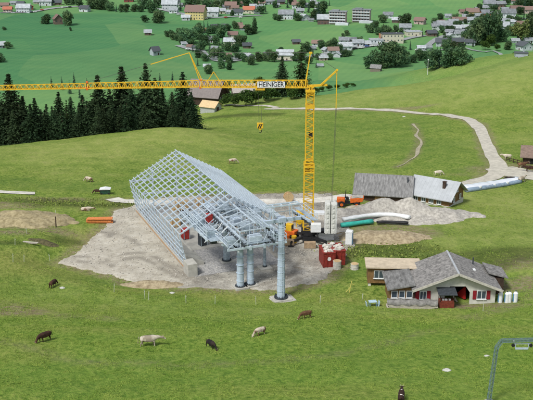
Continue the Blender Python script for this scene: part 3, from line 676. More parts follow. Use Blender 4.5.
mound('rubble_heap', 'long pale grey heap of rubble and gravel in front of the low barn', 412, 217, 12.8, 5.4, 3.6, M_rubble, seed=3, peaks=[(-.45,.3,.35,.9),(-.05,.3,.3,.75),(.45,-.1,.5,.35)], dy=1.0)
mound('gravel_heap', 'small brown and grey gravel heap beside the orange dumper', 375, 212, 5.0, 3.0, 1.5, mat('tan_gravel', (.30,.26,.18), .95, scale=2.2, detail=9, bump=.8, col2=(.50,.46,.36)), seed=7)
mound('earth_heap', 'low brown earth heap below the long striped sheeting', 386, 238, 8.5, 3.4, 1.1, M_dirt, seed=9)
mound('gravel_heap', 'flat grey gravel heap behind the crane ballast, left of the dumper', 341, 215, 6.5, 3.6, 1.2, M_rubble, seed=12)
mound('sand_heap', 'broad straw-brown earth mound at the left edge of the photo', 20, 220, 9.5, 5.0, 1.7, mat('straw_earth', (.20,.165,.085), .95, scale=1.6, detail=9, bump=.8, col2=(.40,.34,.20)), seed=15)
mound('soil_heap', 'small dark heap of soil and weeds left of the yard, below the brown mound', 46, 243, 2.4, 1.0, .6, mat('dark_soil', (.05,.05,.02), .95, scale=3, col2=(.14,.12,.06), bump=.5), seed=17)
mound('rubble_heap', 'small heap of dug stones and turf at the near edge of the yard', 152, 285, 4.6, 1.5, .7, M_dirt, seed=19)
# loose stones over yard and heaps
def stones(name, n_, box, smin, smax, m, zoff=0):
    base = np.array([(1,0,0),(-1,0,0),(0,1,0),(0,-1,0),(0,0,1),(0,0,-1)], float); fc = np.array([(0,2,4),(2,1,4),(1,3,4),(3,0,4),(2,0,5),(1,2,5),(3,1,5),(0,3,5)])
    x = rng.uniform(box[0], box[1], n_); y = rng.uniform(box[2], box[3], n_); ok = polydist(x, y, PAD) < -.4; x, y = x[ok], y[ok]; n_ = len(x)
    s = smin+(smax-smin)*rng.rand(n_)**3; z = H(x, y)+s*.25+.09
    V = base[None]*rng.uniform(.6, 1.3, (n_,6,1))*s[:,None,None]; V[:,:,2] *= .7
    V = V+np.stack([x,y,z],1)[:,None]; Fq = (fc[None]+np.arange(n_)[:,None,None]*6).reshape(-1,3)
    return tag(link(name, mesh_np(name, V.reshape(-1,3), Fq, m, False)), 'loose grey stones strewn over the gravel building yard', 'stones', kind='stuff')
stones('loose_stones', 9000, (-36,15,120,168), .03, .17, mat('grey_stone', (.30,.285,.25), .95, col2=(.58,.55,.48), scale=.8))
# white boulders lying in the pasture
for px, py, s, lb in ((62,288,.36,'small white stone in the grass near the brown cow at the left'),(447,370.5,.42,'largest white stone lying in the near pasture, left of the drag lift mast'),(487,356,.28,'small white stone in the grass just left of the drag lift mast'),(404,117,.5,'pale stone in the far meadow under the gravel lane'),(172,293,.35,'tiny white stone at the grass edge of the yard below the hall')):
    p = gp(px, py); m = MB()
    bm_v = []
    n1 = 8
    for i in range(4):
        for k in range(n1):
            a = 2*PI*k/n1; rr = math.cos(i/4*PI/2)*s*random.uniform(.8,1.15); m.v.append((rr*math.cos(a)*1.2, rr*math.sin(a), s*.65*math.sin(i/4*PI/2)*random.uniform(.9,1.1)-.05))
    m.v.append((0,0,s*.62))
    for i in range(3):
        for k in range(n1): m.f.append((i*n1+k, i*n1+(k+1)%n1, (i+1)*n1+(k+1)%n1, (i+1)*n1+k))
    for k in range(n1): m.f.append((3*n1+k, 3*n1+(k+1)%n1, 4*n1))
    tag(m.build('stone', mat('white_stone', (.46,.46,.42), .9, var=.2, scale=3), loc=p), lb, 'stone')
# ---- orange dumper
def dumper(loc, rz):
    t = thing('dumper', 'orange articulated site dumper with a skip, parked before the low barn', 'dumper', loc, rz)
    m = MB(); m.prism([(-.1,.95),(2.1,1.25),(2.35,1.95),(1.2,1.95),(-.15,1.75)], 'y', -.95, .95); m.build('skip', M_orange, t, bevel=.05)
    m = MB(); m.prism([(.05,1.8),(1.2,2.0),(2.2,2.0),(2.2,2.02),(1.2,2.1),(.05,1.95)], 'y', -.8, .8); m.build('load', M_rubble, t)
    m = MB(); m.box((-1.9,0,1.25), (1.5,1.2,.85)); m.box((-2.55,0,1.2), (.25,1.1,.7)); m.build('engine_cover', M_orange, t, bevel=.1)
    m = MB(); m.box((-.6,0,.75), (3.6,.8,.35)); m.box((-.75,0,1.35), (.6,1.1,.5)); m.build('chassis', M_black, t)
    m = MB()
    for s in (-.5,.5): m.bar((-1.15,s,1.6), (-1.05,s,3.0), .1)
    m.bar((-1.05,-.5,3.0), (-1.05,.5,3.0), .1); m.build('roll_bar', M_black, t)
    m = MB(); m.box((-.85,0,1.75), (.55,.6,.12)); m.box((-1.1,0,2.05), (.12,.6,.55)); m.build('seat', M_black, t)
    for x, y in ((1.1,1),(1.1,-1),(-1.7,1),(-1.7,-1)):
        w_ = MB(); w_.tube((x,y*.75,.6), (x,y*1.15,.6), .6, n=20); wo = w_.build('wheel', M_black, t, bevel=.05)
        w_ = MB(); w_.tube((x,y*1.0,.6), (x,y*1.17,.6), .3, n=14); w_.build('rim', M_orange, wo)
    return t
p = gp(351,206.5); dumper((p.x,p.y,p.z+.02), R(-8))
# ---- orange machine (mini excavator) behind the tower
p = gp(291,238)
ex = thing('mini_excavator', 'small yellow and orange excavator with a raised black boom behind the lift tower', 'excavator', (p.x,p.y,7.1), R(150))
m = MB(); m.box((0,.75,.35), (2.2,.4,.6)); m.box((0,-.75,.35), (2.2,.4,.6)); m.build('track', M_black, ex, bevel=.15)
m = MB(); m.box((-.1,0,1.05), (1.9,1.6,.7)); m.build('body', M_orange, ex, bevel=.12)
m = MB(); m.box((.1,.35,1.95), (1.1,.85,1.25)); m.build('cab', M_yel, ex, bevel=.08)
m = MB(); m.box((.1,.35,2.05), (1.14,.7,.7)); m.build('window', mat('dark_glass', (.03,.04,.05), .15, spec=.6), ex)
m = MB(); m.bar((.8,-.2,1.2), (2.0,-.2,3.3), .25, .35); m.bar((2.0,-.2,3.3), (3.4,-.2,2.5), .2, .28); m.build('boom', M_black, ex)
m = MB(); m.prism([(3.2,2.6),(3.7,2.4),(3.6,1.9),(3.1,1.8)], 'y', -.5, .1); m.build('bucket', M_black, ex)
def crate_stack(name, label, cat, px, py, dims, mt, rz=0, dz=0, extra=None):
    p = gp(px, py); m = MB(); m.box((0,0,dims[2]/2), dims); o = m.build(name, mt, loc=(p.x,p.y,p.z+dz), bevel=.04); o.rotation_euler = (0,0,rz); return tag(o, label, cat)
# fuel tank and barrels by the excavator
def barrel(px, py, r, h, mt, label, dz=0, lidm=None):
    p = gp(px, py); t = thing('barrel', label, 'barrel', (p.x,p.y,p.z+.03+dz))
    m = MB(); m.tube((0,0,0),(0,0,h),r,n=18)
    for k in (.02,.5,.97): m.tube((0,0,h*k-.03),(0,0,h*k+.03),r*1.05,n=18)
    m.build('drum', mt, t); m = MB(); m.tube((0,0,h-.02),(0,0,h+.06),r*.93,n=18); m.build('lid', lidm or mt, t)
barrel(287,241.5,.45,1.1,M_orange,'short orange barrel standing just in front of the small excavator')
barrel(294,243,.42,1.2,M_yel,'yellow barrel right of the orange one, near the crane base')
barrel(337,268.5,.62,1.25,M_stone,'pale stone-coloured drum with a tan lid right below the red skips',lidm=M_tan)
barrel(354.5,269,.6,.85,M_stone,'pale low drum with a tan lid standing alone right of the red skips',lidm=M_tan)
p = gp(309,226)
t = thing('yellow_silo', 'upright yellow feed hopper beside the foot of the crane mast', 'hopper', (p.x-1.7,p.y-.5,7.1)); m = MB(); m.box((0,0,1.9),(1.2,1.2,1.7)); m.prism([(-.6,1.05),(.6,1.05),(.2,.5),(-.2,.5)],'y',-.5,.5); m.build('bin', M_yel, t, bevel=.04); m = MB()
for a in (-.55,.55):
    for b_ in (-.55,.55): m.bar((a,b_,0),(a,b_,1.2),.1)
m.build('leg_frame', M_yel, t)
# wooden spool on the service road
p = gp(288.5,201.5); t = thing('cable_drum', 'round wooden cable drum standing by the pale road behind the hall', 'cable drum', (p.x,p.y,p.z+.95), R(15))
for y in (-.45,.45):
    m = MB(); m.tube((0,y-.05,0),(0,y+.05,0),.9,n=24); m.build('flange', M_tan, t)
m = MB(); m.tube((0,-.42,0),(0,.42,0),.6,n=20); m.build('core', M_formwood, t)
# white stacked slabs and boards left of the crane ballast
def stack(name, label, cat, px, py, n_, dims, mt, rz, gap=.04, jit=.12, dz=0, grp=None):
    p = gp(px, py); t = thing(name, label, cat, (p.x,p.y,p.z+dz), rz)
    for k in range(n_):
        m = MB(); m.box((random.uniform(-jit,jit), random.uniform(-jit,jit), dims[2]/2+k*(dims[2]+gap)+.1), dims); m.build('slab' if 'slab' in name else 'board', mt, t, bevel=.015)
    m = MB(); m.box((-dims[0]*.3,0,.05),(.12,dims[1],.1)); m.box((dims[0]*.3,0,.05),(.12,dims[1],.1)); m.build('bearer', M_formwood, t)
    return t
stack('slab_stack', 'stack of white slabs beside the crane base, behind the red skips', 'slabs', 325, 240, 6, (2.6,1.4,.22), M_whitep, R(12))
stack('slab_stack', 'low stack of white panels on the gravel behind the crane mast', 'slabs', 318, 216, 4, (2.8,1.5,.16), M_whitep, R(-6))
stack('board_stack', 'pile of pale formwork boards left of the crane mast on the gravel', 'boards', 300, 222, 5, (2.8,1.2,.14), M_tan, R(5))
stack('board_stack', 'orange formwork girders stacked on the yard at the left of the hall', 'girders', 100, 223, 4, (4.4,1.1,.2), mat('girder_orange', (.58,.20,.06), .7, var=.2, scale=4), R(4), gap=.03, jit=.2)
stack('board_stack', 'small bundle of timber lying near the rear left corner of the hall floor', 'boards', 178, 214, 4, (2.2,1.4,.2), M_tan, R(25), dz=.3)
# crates of machine parts inside the hall, seen through the bare rafters
k = 0
for lx, ly, dx, dy_, dz_, mt, lb in ((-3.4,20,1.6,1.2,1.5,M_tan,'tan wooden crate on the hall floor nearest its left wall'),(-.5,25.5,2.2,1.4,1.6,M_tan,'wide pale wooden crate near the rear gable inside the hall'),(3.4,26.5,1.8,1.4,1.3,M_tan,'tan crate in the rear right corner inside the hall'),(-3.6,13.5,1.2,1.2,1.7,M_red,'red cabinet standing on the hall floor under the left rafters'),(-1.9,9.5,1.3,1.0,2.0,M_steeldark,'dark machine cabinet on the hall floor behind the drive machinery'),(.9,16,2.4,1.8,1.4,M_steel2,'grey machine part on the hall floor under the ridge'),(3.2,19.5,1.4,2.6,1.2,M_steeldark,'long dark machine part on the right of the hall floor'),(-1.2,21,1.1,2.8,1.0,M_black,'black machine frame beside the tan crate inside the hall'),(1.4,11.2,1.8,1.2,1.8,M_steel,'light grey machine housing in the middle of the hall')):
    w_ = at_hall(lx, ly, 7.2+(.9 if ly > 20.6 and lx > -2.2 else 0)); t = thing('crate' if mt is M_tan else 'machine_unit', lb, 'crate' if mt is M_tan else 'machine part', w_, hall_rot+R(random.uniform(-12,12)))
    m = MB(); m.box((0,0,dz_/2+.12),(dx,dy_,dz_)); m.build('box' if mt is M_tan else 'casing', mt, t, bevel=.03)
    m = MB()
    for q in (-.4,0,.4): m.box((dx*q,0,.05),(.12,dy_,.12))
    for q in (-.42,.42): m.box((dx*q,-dy_/2-.02,dz_/2+.12),(.12,.04,dz_*.98)); 
    m.build('batten' if mt is M_tan else 'skid', M_formwood if mt is M_tan else M_steel2, t)
# ---- two red tubs full of pale rubble
for i, (px, py, lb) in enumerate(((327.5,267.5,'left one of two dark red waste skips heaped with white rubble'),(337.5,265.5,'right one of two dark red waste skips, half hidden behind its neighbour'))):
    p = gp(px, py); t = thing('waste_skip', lb, 'skip', (p.x,p.y+1.5,p.z+.05), R(8))
    m = MB(); w_ = .95; 
    m.prism([(-1.6,0),(1.6,0),(1.75,2.45),(-1.75,2.45)], 'x', -w_, w_); m.build('tub', M_brick, t, bevel=.03)
    m = MB()
    for y in (-1.66,1.66):
        for x in (-.9,-.3,.3,.9): m.bar((x,y*.99,.1),(x,y*1.07,2.48),.09)
    m.bar((-w_-.03,-1.80,2.45),(w_+.03,-1.80,2.45),.1); m.bar((-w_-.03,1.80,2.45),(w_+.03,1.80,2.45),.1); m.bar((-w_-.03,-1.8,2.45),(-w_-.03,1.8,2.45),.1); m.bar((w_+.03,-1.8,2.45),(w_+.03,1.8,2.45),.1); m.build('rib', M_brick, t)
    m = MB()
    for q in range(26):
        a = random.uniform(-.7,.7); b_ = random.uniform(-1.4,1.4); s = random.uniform(.25,.6); m.box((0,0,0),(s,s*1.2,s*.5), Matrix.Translation((a,b_,2.45+random.uniform(-.1,.2)))@Matrix.Rotation(random.uniform(0,3),4,'Z')@Matrix.Rotation(random.uniform(-.5,.5),4,'X'))
    m.build('rubble_load', M_stone, t)
    if i == 0:
        m = MB(); m.tube((0,-1.70,1.45),(0,-1.76,1.45),.3,n=16); m.build('round_sign', M_whitep, t)
# ---- portable toilet
p = gp(349,244); t = thing('portable_toilet', 'white and blue portable toilet cabin standing right of the crane ballast', 'toilet cabin', p, R(-14))
m = MB(); m.box((0,0,1.1),(1.1,1.1,2.1)); m.build('cabin', M_whitep, t, bevel=.04)
m = MB(); m.box((.2,-.57,1.1),(.62,.05,1.9)); m.build('door', M_whitep, t)
m = MB(); m.box((.575,0,1.1),(.05,1.0,1.9)); m.build('side_panel', M_blue, t)
m = MB(); m.prism([(-.62,2.14),(.62,2.14),(.5,2.35),(-.5,2.35)],'y',-.6,.6); m.build('roof', M_whitep, t)
# ---- long roll of sheeting: white cover with a teal and a dark tube in front
def sag_tube(pts_, r, n=8, sq=.6):
    m = MB(); P_ = catmull([Vector(p) for p in pts_], .7); prev = None
    for i, q in enumerate(P_):
        t_ = (P_[min(i+1,len(P_)-1)]-P_[max(i-1,0)]).normalized(); a = Vector((-t_.y,t_.x,0)).normalized(); rr = r*random.uniform(.88,1.08)
        ring = [q+a*math.cos(2*PI*k/n)*rr+Vector((0,0,1))*math.sin(2*PI*k/n)*rr*sq for k in range(n)]; o = len(m.v); m.v += [tuple(v) for v in ring]
        if i: m.f += [(o-n+k, o-n+(k+1)%n, o+(k+1)%n, o+k) for k in range(n)]
    m.f += [tuple(range(n))[::-1], tuple(range(len(m.v)-n, len(m.v)))]
    return m
def gline(pix, dz): return [Vector(gp(a, b_))+Vector((0,0,dz)) for a, b_ in pix]
t0 = gp(342,226)
def sheet(name, label, cat, pix, r, mt, dz=.35, sq=.6):
    g = gline(pix, dz); o_ = g[0].copy(); return tag(sag_tube([q-o_ for q in g], r, sq=sq).build(name, mt, loc=o_, smooth=True), label, cat)
sheet('sheeting_roll', 'long white roll of sheeting draped along the foot of the rubble heap', 'sheeting', [(343,224.5),(355,222.5),(368,220.5),(382,219.5),(396,220),(409,222.5)], .5, mat('white_sheet', (.72,.74,.74), .45, var=.08, scale=2), .95, .8)
sheet('pipe_roll', 'teal green plastic pipe roll lying in front of the white sheeting', 'pipe', [(341,228),(350,227),(360,225.6),(372,224.2)], .5, M_teal, .55, .8)
sheet('pipe_roll', 'black pipe roll lying at the right end of the white sheeting', 'pipe', [(377,224.8),(388,224.6),(400,225),(408,225.6)], .36, M_black, .5, .8)
# ---- long silage clamp by the far yard
g = gline([(463,190.5),(478,188.3),(492,186.2),(505,184),(517,181.5)], .5)
t = thing('silage_tube', 'long low silage bag under shiny white and blue film beside the gravel lane', 'silage bag', g[0])
sag_tube([q-g[0] for q in g], 1.3, n=12, sq=.45).build('film_cover', mat('white_film', (.62,.66,.70), .3, var=.06, scale=.7), t, smooth=True)
sag_tube([q-g[0]+Vector((.3,-1.25,-.1)) for q in g], .55, n=8, sq=.9).build('film_skirt', mat('blue_film', (.22,.29,.36), .4, var=.2, scale=2), t, smooth=True)
for q in g[1:4]: m = MB(); m.tube(q-g[0]+Vector((0,-1.7,.2)), q-g[0]+Vector((0,-1.7,.5)), .35, n=10); m.build('tyre_weight', M_whitep, t)
# ---- trough with white lid on the meadow, and small things beside the bank
p = gp(105.5,194); t = thing('field_trough', 'small dark water trough wagon with a white roof standing in the upper left meadow', 'trough', p, R(3))
m = MB(); m.box((0,0,.55),(1.9,1.2,.9)); m.build('body', mat('dark_green_paint', (.02,.06,.04), .6), t, bevel=.03)
m = MB(); m.prism([(-1.1,1.15),(0,1.35),(1.1,1.15),(1.1,1.08),(-1.1,1.08)],'y',-.8,.8); m.build('roof', M_whitep, t)
m = MB()
for x in (-.7,.7):
    for y in (-.62,.62): m.tube((x,y-.06,.2),(x,y+.06,.2),.22,n=10)
m.build('wheel', M_black, t)
p = gp(56,227); m = MB(); m.tube((0,0,-.3),(.05,0,1.9),.11,.09,8); tag(m.build('post', mat('dark_wood', (.06,.04,.025), .9), loc=p), 'dark wooden post standing alone on the brown mound at the left', 'post')
p = gp(30,243); stack('board_stack', 'few pale boards lying in the grass left of the small dark soil heap', 'boards', 31, 243.5, 2, (2.6,.4,.1), M_greywood, R(-12), jit=.2)
# ---- thin stakes of the pasture fence
M_stake = mat('white_stake', (.50,.52,.44), .7, var=.06)
def stake(px, py, h, lean, label, grp='white fence stakes across the pasture', top=None):
    p = gp(px, py); m = MB(); m.tube((0,0,-.1),(lean,0,h),.035,.03,6); m.tube((lean*.8-.05,0,h*.8),(lean*.8+.09,0,h*.8),.03,n=5)
    return tag(m.build('fence_stake', M_stake, loc=p), label, 'fence stake', grp)
stk = [(114,292,1.3,.1),(145,299,1.4,-.05),(148.5,300,1.3,.1),(186,303,1.2,0),(215,304,1.3,.05),(256,305,1.3,-.05),(320,303.5,1.3,.05),(483,311,1.6,0),(362,300,1.1,.1),(27,234,1.1,-.1),(15,245,1.2,.1),(56,216,1.1,0),(13,262,1.4,.1),(50,261,1.2,-.1),(24,262,1.2,.1)]
for a in stk: stake(*a, 'thin white electric fence stake stuck in the pasture grass')
p = gp(349,293); m = MB(); m.tube((0,0,-.1),(.35,0,1.9),.07,.06,6); m.tube((.15,0,.9),(-.45,0,.15),.05,.05,6); m.tube((.28,0,1.5),(.75,.1,1.2),.05,.05,6); tag(m.build('marker_stake', mat('straw_yellow', (.5,.45,.12), .7), loc=p), 'forked straw-yellow marker stake in the grass below the pale drums', 'stake')
p = gp(427.5,75); t = thing('lift_pole', 'slender pale pole standing on the crest of the far pasture', 'pole', p)
m = MB(); m.tube((0,0,-1),(0,0,9.5),.16,.12,8); m.build('pole', mat('pale_metal', (.6,.62,.6), .5), t); m = MB(); m.box((0,0,9.6),(.7,.4,.5)); m.build('head', M_whitep, t)
# ---- drag lift mast, lower right
p = gp(489.5,403); t = thing('drag_lift_mast', 'slim grey drag lift lattice mast with bent arm, at the lower right corner', 'lift mast', p)
M_mast = mat('mast_green_grey', (.16,.24,.23), .55, .3, var=.2, scale=3)
S_ = 1/11.0
def mp_(px, py): return Vector(((px-489.5)*S_, 0, (403-py)*S_/.95))
m = MB(); lattice(m, mp_(488.5,402), mp_(491.8,342), .30, .28, 13, r=.026, br=.014, up=(0,1,0)); m.build('mast_shaft', M_mast, t)
m = MB(); lattice(m, mp_(491.8,342), mp_(496.5,334.5), .28, .26, 2, r=.026, br=.014, up=(0,1,0)); lattice(m, mp_(496.5,334.5), mp_(545,333.2), .26, .24, 12, r=.026, br=.014, up=(0,1,0)); m.build('arm', M_mast, t)
m = MB(); m.box((0,0,-.05),(.8,.8,.5)); m.build('footing', M_conc, t, bevel=.04)
m = MB(); m.bar(mp_(511,337),mp_(511,343),.05); m.bar(mp_(524,337),mp_(524,343),.05); m.bar(mp_(511,343),mp_(524,343),.09,.16); m.bar(mp_(509,338),mp_(526,338),.06); m.build('sheave_frame', M_pylon, t)
for px_ in (508.5,526.5):
    m = MB(); q = mp_(px_,339.5); m.tube(q+Vector((0,-.07,0)),q+Vector((0,.07,0)),.16,n=12); m.build('sheave', M_black, t)
m = MB(); q = mp_(509,335.5); m.box(q,(.16,.16,.16)); m.build('lamp', M_whitep, t)
# ------------------------------------------------------------------ farm buildings near the yard
M_glass = mat('window_glass', (.05,.07,.09), .12, spec=.6, var=.1)
M_slate = mat('fibre_slate', (.105,.102,.098), .85, scale=2.2, detail=10, col2=(.30,.29,.275), bump=.3)
M_metalroof = mat('metal_roof', (.42,.445,.46), .5, .15, var=.08, scale=.8)
M_corr = mat('corrugated_roof', (.20,.20,.195), .8, .05, var=.40, scale=.8, stretch=(4,1,1), detail=8)
M_plaster = mat('old_plaster', (.52,.52,.46), .9, var=.14, scale=1.2, detail=8)
M_brownwood = mat('brown_wood', (.19,.11,.045), .85, var=.3, scale=1.2, stretch=(6,6,1))
M_darkwood = mat('dark_timber', (.055,.035,.025), .9, var=.35, scale=1.2, stretch=(6,6,1))
M_shutter = mat('red_shutter', (.22,.012,.02), .7, var=.15)
M_interior = mat('interior_shade', (.012,.012,.011), .95)  # near-black colour standing for the shade inside buildings
def gable_wall(m, x0, x1, y0, y1, h, rise, t=.25):
    """walls of a gabled box whose ridge runs along x"""
    m.box(((x0+x1)/2, y0+t/2, h/2-.3), (x1-x0, t, h+.6)); m.box(((x0+x1)/2, y1-t/2, h/2-.3), (x1-x0, t, h+.6))
    ym = (y0+y1)/2
    for a in (x0, x1-t): m.prism([(y0+t,-.6),(y1-t,-.6),(y1-t,h),(ym,h+rise-.02),(y0+t,h)], 'x', a, a+t)
def gable_roof(m, x0, x1, y0, y1, h, rise, o=.6, th=.16):
    ym = (y0+y1)/2; k = rise/(ym-y0)
    for s, ye in ((-1, y0-o), (1, y1+o)):
        m.prism([(ye, h-k*o), (ym, h+rise), (ym, h+rise+th), (ye, h-k*o+th)] , 'x', x0-o, x1+o)
def ribs(m, x0, x1, y0, y1, h, rise, o=.6, dx=.5, th=.16, r=.05):
    ym = (y0+y1)/2; k = rise/(ym-y0)
    for x in np.arange(x0-o+.1, x1+o, dx):
        m.bar((x, y0-o, h-k*o+th+.01), (x, ym, h+rise+th+.01), r, r); m.bar((x, y1+o, h-k*o+th+.01), (x, ym, h+rise+th+.01), r, r)
def window(par, c, w_, h_, face='-y', fm=None, panes=2, shut=None):
    """frame + pane set just outside a wall; face is the wall's outward direction"""
    a = {'-y':0,'+x':PI/2,'+y':PI,'-x':-PI/2}[face]; Mx = Matrix.Translation(c)@Matrix.Rotation(a,4,'Z')
    f = MB(); f.box((0,-.05,h_/2+.04),(w_+.16,.1,.08),Mx); f.box((0,-.05,-h_/2-.04),(w_+.16,.1,.08),Mx)
    for s in (-1,1): f.box((s*(w_/2+.04),-.05,0),(.08,.1,h_),Mx)
    for i in range(1, panes): f.box((-w_/2+w_*i/panes,-.045,0),(.08,.08,h_),Mx)
    f.box((0,-.08,-h_/2-.1),(w_+.3,.2,.05),Mx)
    fo = f.build('window', fm or M_whitep, par)
    g = MB(); g.box((0,-.015,0),(w_,.03,h_),Mx); g.build('pane', M_glass, fo)
    if shut:
        for s in (-1,1):
            q = MB(); q.box((s*(w_/2+.12+.27),-.06,0),(.5,.06,h_+.15),Mx); q.build('shutter', shut, par)
# chalet-stable with wide low roof (ridge runs away from the camera)
ch = thing('farm_chalet', 'low white farmhouse with a broad grey slate gable roof and an open dark garage', 'farmhouse', (26.4,115.2,7.1), 0)
def swap(m):  # turn an x-ridged mesh so that its ridge runs along y
    m.v = [(v[1], -v[0], v[2]) for v in m.v]; return m
CW, CD, chh, crise = 5.5, 7.0, 2.7, 2.2
m = MB()
# facade with hexagonal opening: pieces round it
def fac(prof): m.prism(prof, 'y', 0, .28)
ap = lambda x: chh+crise*(1-abs(x)/CW)
fac([(-CW,-.5),(-1.55,-.5),(-1.55,1.9),(-.9,2.85),(-.9,ap(-.9)),(-CW,chh)])
fac([(1.95,-.5),(CW,-.5),(CW,chh),(1.3,ap(1.3)),(1.3,2.85),(1.95,1.9)])
fac([(-.9,2.85),(1.3,2.85),(1.3,ap(1.3)),(0,ap(0)),(-.9,ap(-.9))])
m.prism([(-CW,-.5),(CW,-.5),(CW,chh),(0,ap(0)),(-CW,chh)], 'y', CD-.25, CD)
for s in (-1,1): m.box((s*(CW-.13),CD/2,chh/2-.25),(.25,CD-.56,chh+.5))
m.build('wall', M_plaster, ch)
m = MB(); m.box((.2,4.2,1.4),(7,.1,2.9)); m.box((.2,2.2,.03),(7,3.9,.06)); m.build('garage_back', M_interior, ch)  # back and floor coloured near-black in place of the garage's shade
rf = MB(); k = crise/CW; o = .75
for s in (-1,1): rf.prism([(s*(CW+o),chh-k*o+.04),(0,chh+crise+.04),(0,chh+crise+.24),(s*(CW+o),chh-k*o+.24)], 'y', -1.0, CD+.8)
ro = rf.build('roof', M_slate, ch)
m = MB()
for s in (-1,1): m.bar((s*(CW+o),-1.04,chh-k*o+.14),(0,-1.04,chh+crise+.16),.08,.34)
m.build('barge_board', mat('grey_board', (.45,.43,.38), .8, var=.15), ch)
m = MB(); m.bar((0,-1.05,chh+crise+.27),(0,CD+.8,chh+crise+.27),.28,.08); m.build('ridge_cap', M_metalroof, ro)
m = MB(); m.box((3.1,3.4,chh+1.05),(.35,.5,.6)); m.build('roof_vent', M_whitep, ro)
m = MB(); m.tube((3.5,6,chh+.4),(3.5,6,chh+2.1),.1,n=8); m.build('chimney', M_steeldark, ro)
for a, b_ in (((-4.6,-.04,1.55),.8),): window(ch, a, b_, 1.15, '-y', shut=M_shutter)
window(ch, (3.55,-.02,1.6), 1.15, 1.15, '-y', shut=M_shutter)
m = MB(); m.prism([(.3,.1),(.55,.1),(-1.2,2.8),(-1.45,2.75)], 'y', .9, 1.1); m.build('prop_beam', M_greywood, ch)
# right rear annex
m = MB(); m.box((6.5,5.2,1.15),(2.1,3.2,2.9)); m.build('annex_wall', M_darkwood, ch)
m = MB(); m.prism([(5.2,chh+.62),(8.1,2.55),(8.1,2.72),(5.2,chh+.8)], 'y', 3.4, 7.4); m.build('annex_roof', M_slate, ch)
# left lean-to with three windows
m = MB(); m.box((-7.55,2.6,1.0),(3.3,4.6,3.0)); m.build('lean_to_wall', M_brownwood, ch)
m = MB(); m.prism([(-9.6,2.35),(-5.75,3.05),(-5.75,3.2),(-9.6,2.5)], 'y', -.35, 6.4); lt = m.build('lean_to_roof', M_corr, ch)
m = MB()
for y in np.arange(-.3, 6.4, .33): m.bar((-9.6,y,2.53),(-5.75,y,3.23),.07,.05)
m.build('roof_ribs', M_corr, lt)
for x in (-8.55,-7.5,-6.45): window(ch, (x,.28,1.55), .7, .95, '-y', panes=1)
m = MB(); m.box((-5.78,.3,1.55),(.5,.06,1.9)); m.build('side_door', M_darkwood, ch)
# little red wooden shed in front, sledge in the garage
t = thing('wood_kiosk', 'small dark red wooden kiosk with a slate lid in front of the chalet garage', 'kiosk', (24.9,114.2,7.2))
m = MB(); m.box((0,0,.55),(2.0,1.2,1.3)); m.build('counter', mat('red_brown_wood', (.16,.035,.02), .85, var=.3, scale=4), t); m = MB()
for x in (-.95,.95):
    for y in (-.55,.55): m.bar((x,y,1.1),(x,y,2.25),.1)
m.build('post_frame', M_darkwood, t)
m = MB(); m.prism([(-1.0,2.25),(1.0,2.55),(1.0,2.65),(-1.0,2.35)], 'x', -1.3, 1.3); m.build('roof', M_steeldark, t)
m = MB()
for x, s in ((-.5,.2),(-.1,.26),(.4,.2)): m.box((x,-.2,1.32),(s*1.4,.3,.22))
m.build('goods', M_whitep, t, bevel=.04)
m = MB(); m.prism([(0,.15),(1.7,.15),(1.6,.5),(.9,1.2),(.2,1.9)], 'x', -.1, .2); o_ = m.build('snow_plough', mat('bright_red', (.50,.03,.03), .5, var=.1), loc=(28.0,116.6,7.25)); o_.rotation_euler = (0,0,R(28)); tag(o_, 'bright red plough blade leaning inside the open chalet garage', 'plough blade')
# tarpaulined timber pile in front of the lean-to
t = thing('timber_pile', 'long pile of boards under grey sheeting in front of the chalet lean-to', 'timber pile', (20.1,113.9,7.25), R(-2))
m = MB()
for z, x0, x1, w_ in ((.22,-3.5,3.0,1.5),(.46,-3.2,3.5,1.4),(.7,-3.4,3.2,1.35)): m.box(((x0+x1)/2,0,z),(x1-x0,w_,.2))
m.build('board_layer', M_greywood, t)
s_ = MB(); nn = 26
for i in range(nn+1):
    x = -3.45+6.9*i/nn; b0 = .9+.15*math.sin(i*1.7); 
    for (y, z) in ((-.72,.72+.1*math.sin(i)),(-.74,.98+.08*math.sin(i*.8)),(-.45,1.2+.1*math.sin(i*1.3)),(.2,1.3+.12*math.cos(i*.9)),(.7,1.0)): s_.v.append((x+.05*math.sin(i*3),y,z))
for i in range(nn):
    for k in range(4): s_.f.append((i*5+k,i*5+k+1,i*5+k+6,i*5+k+5))
s_.build('tarpaulin', mat('grey_tarpaulin', (.19,.185,.17), .8, var=.45, scale=1.5), t, smooth=True)
m = MB(); m.box((.3,-.3,.1),(6.4,.9,.16)); m.box((-4.4,-.9,.05),(1.9,.5,.12)); m.build('bearer', M_formwood, t)
# milk cans / gas cylinders right of the chalet
for i, (px, py) in enumerate(((500,302.5),(506.5,302.5),(509,302.2),(515,302))):
    p = gp(px, py); t = thing('gas_cylinder', ('left of four' if i == 0 else 'second of four' if i == 1 else 'third of four' if i == 2 else 'rightmost of four')+' white cylinders standing right of the chalet', 'cylinder', p, group='white cylinders beside the chalet')
    m = MB(); m.tube((0,0,0),(0,0,1.35),.32,n=16); m.tube((0,0,1.35),(0,0,1.6),.32,.14,n=16); m.build('shell', M_whitep, t); m = MB(); m.tube((0,0,1.6),(0,0,1.75),.09,n=8); m.build('valve', M_steeldark, t)
    m = MB(); m.box((-.30,-.05,.7),(.1,.3,1.1)); m.build('side_stripe', M_blue, t)
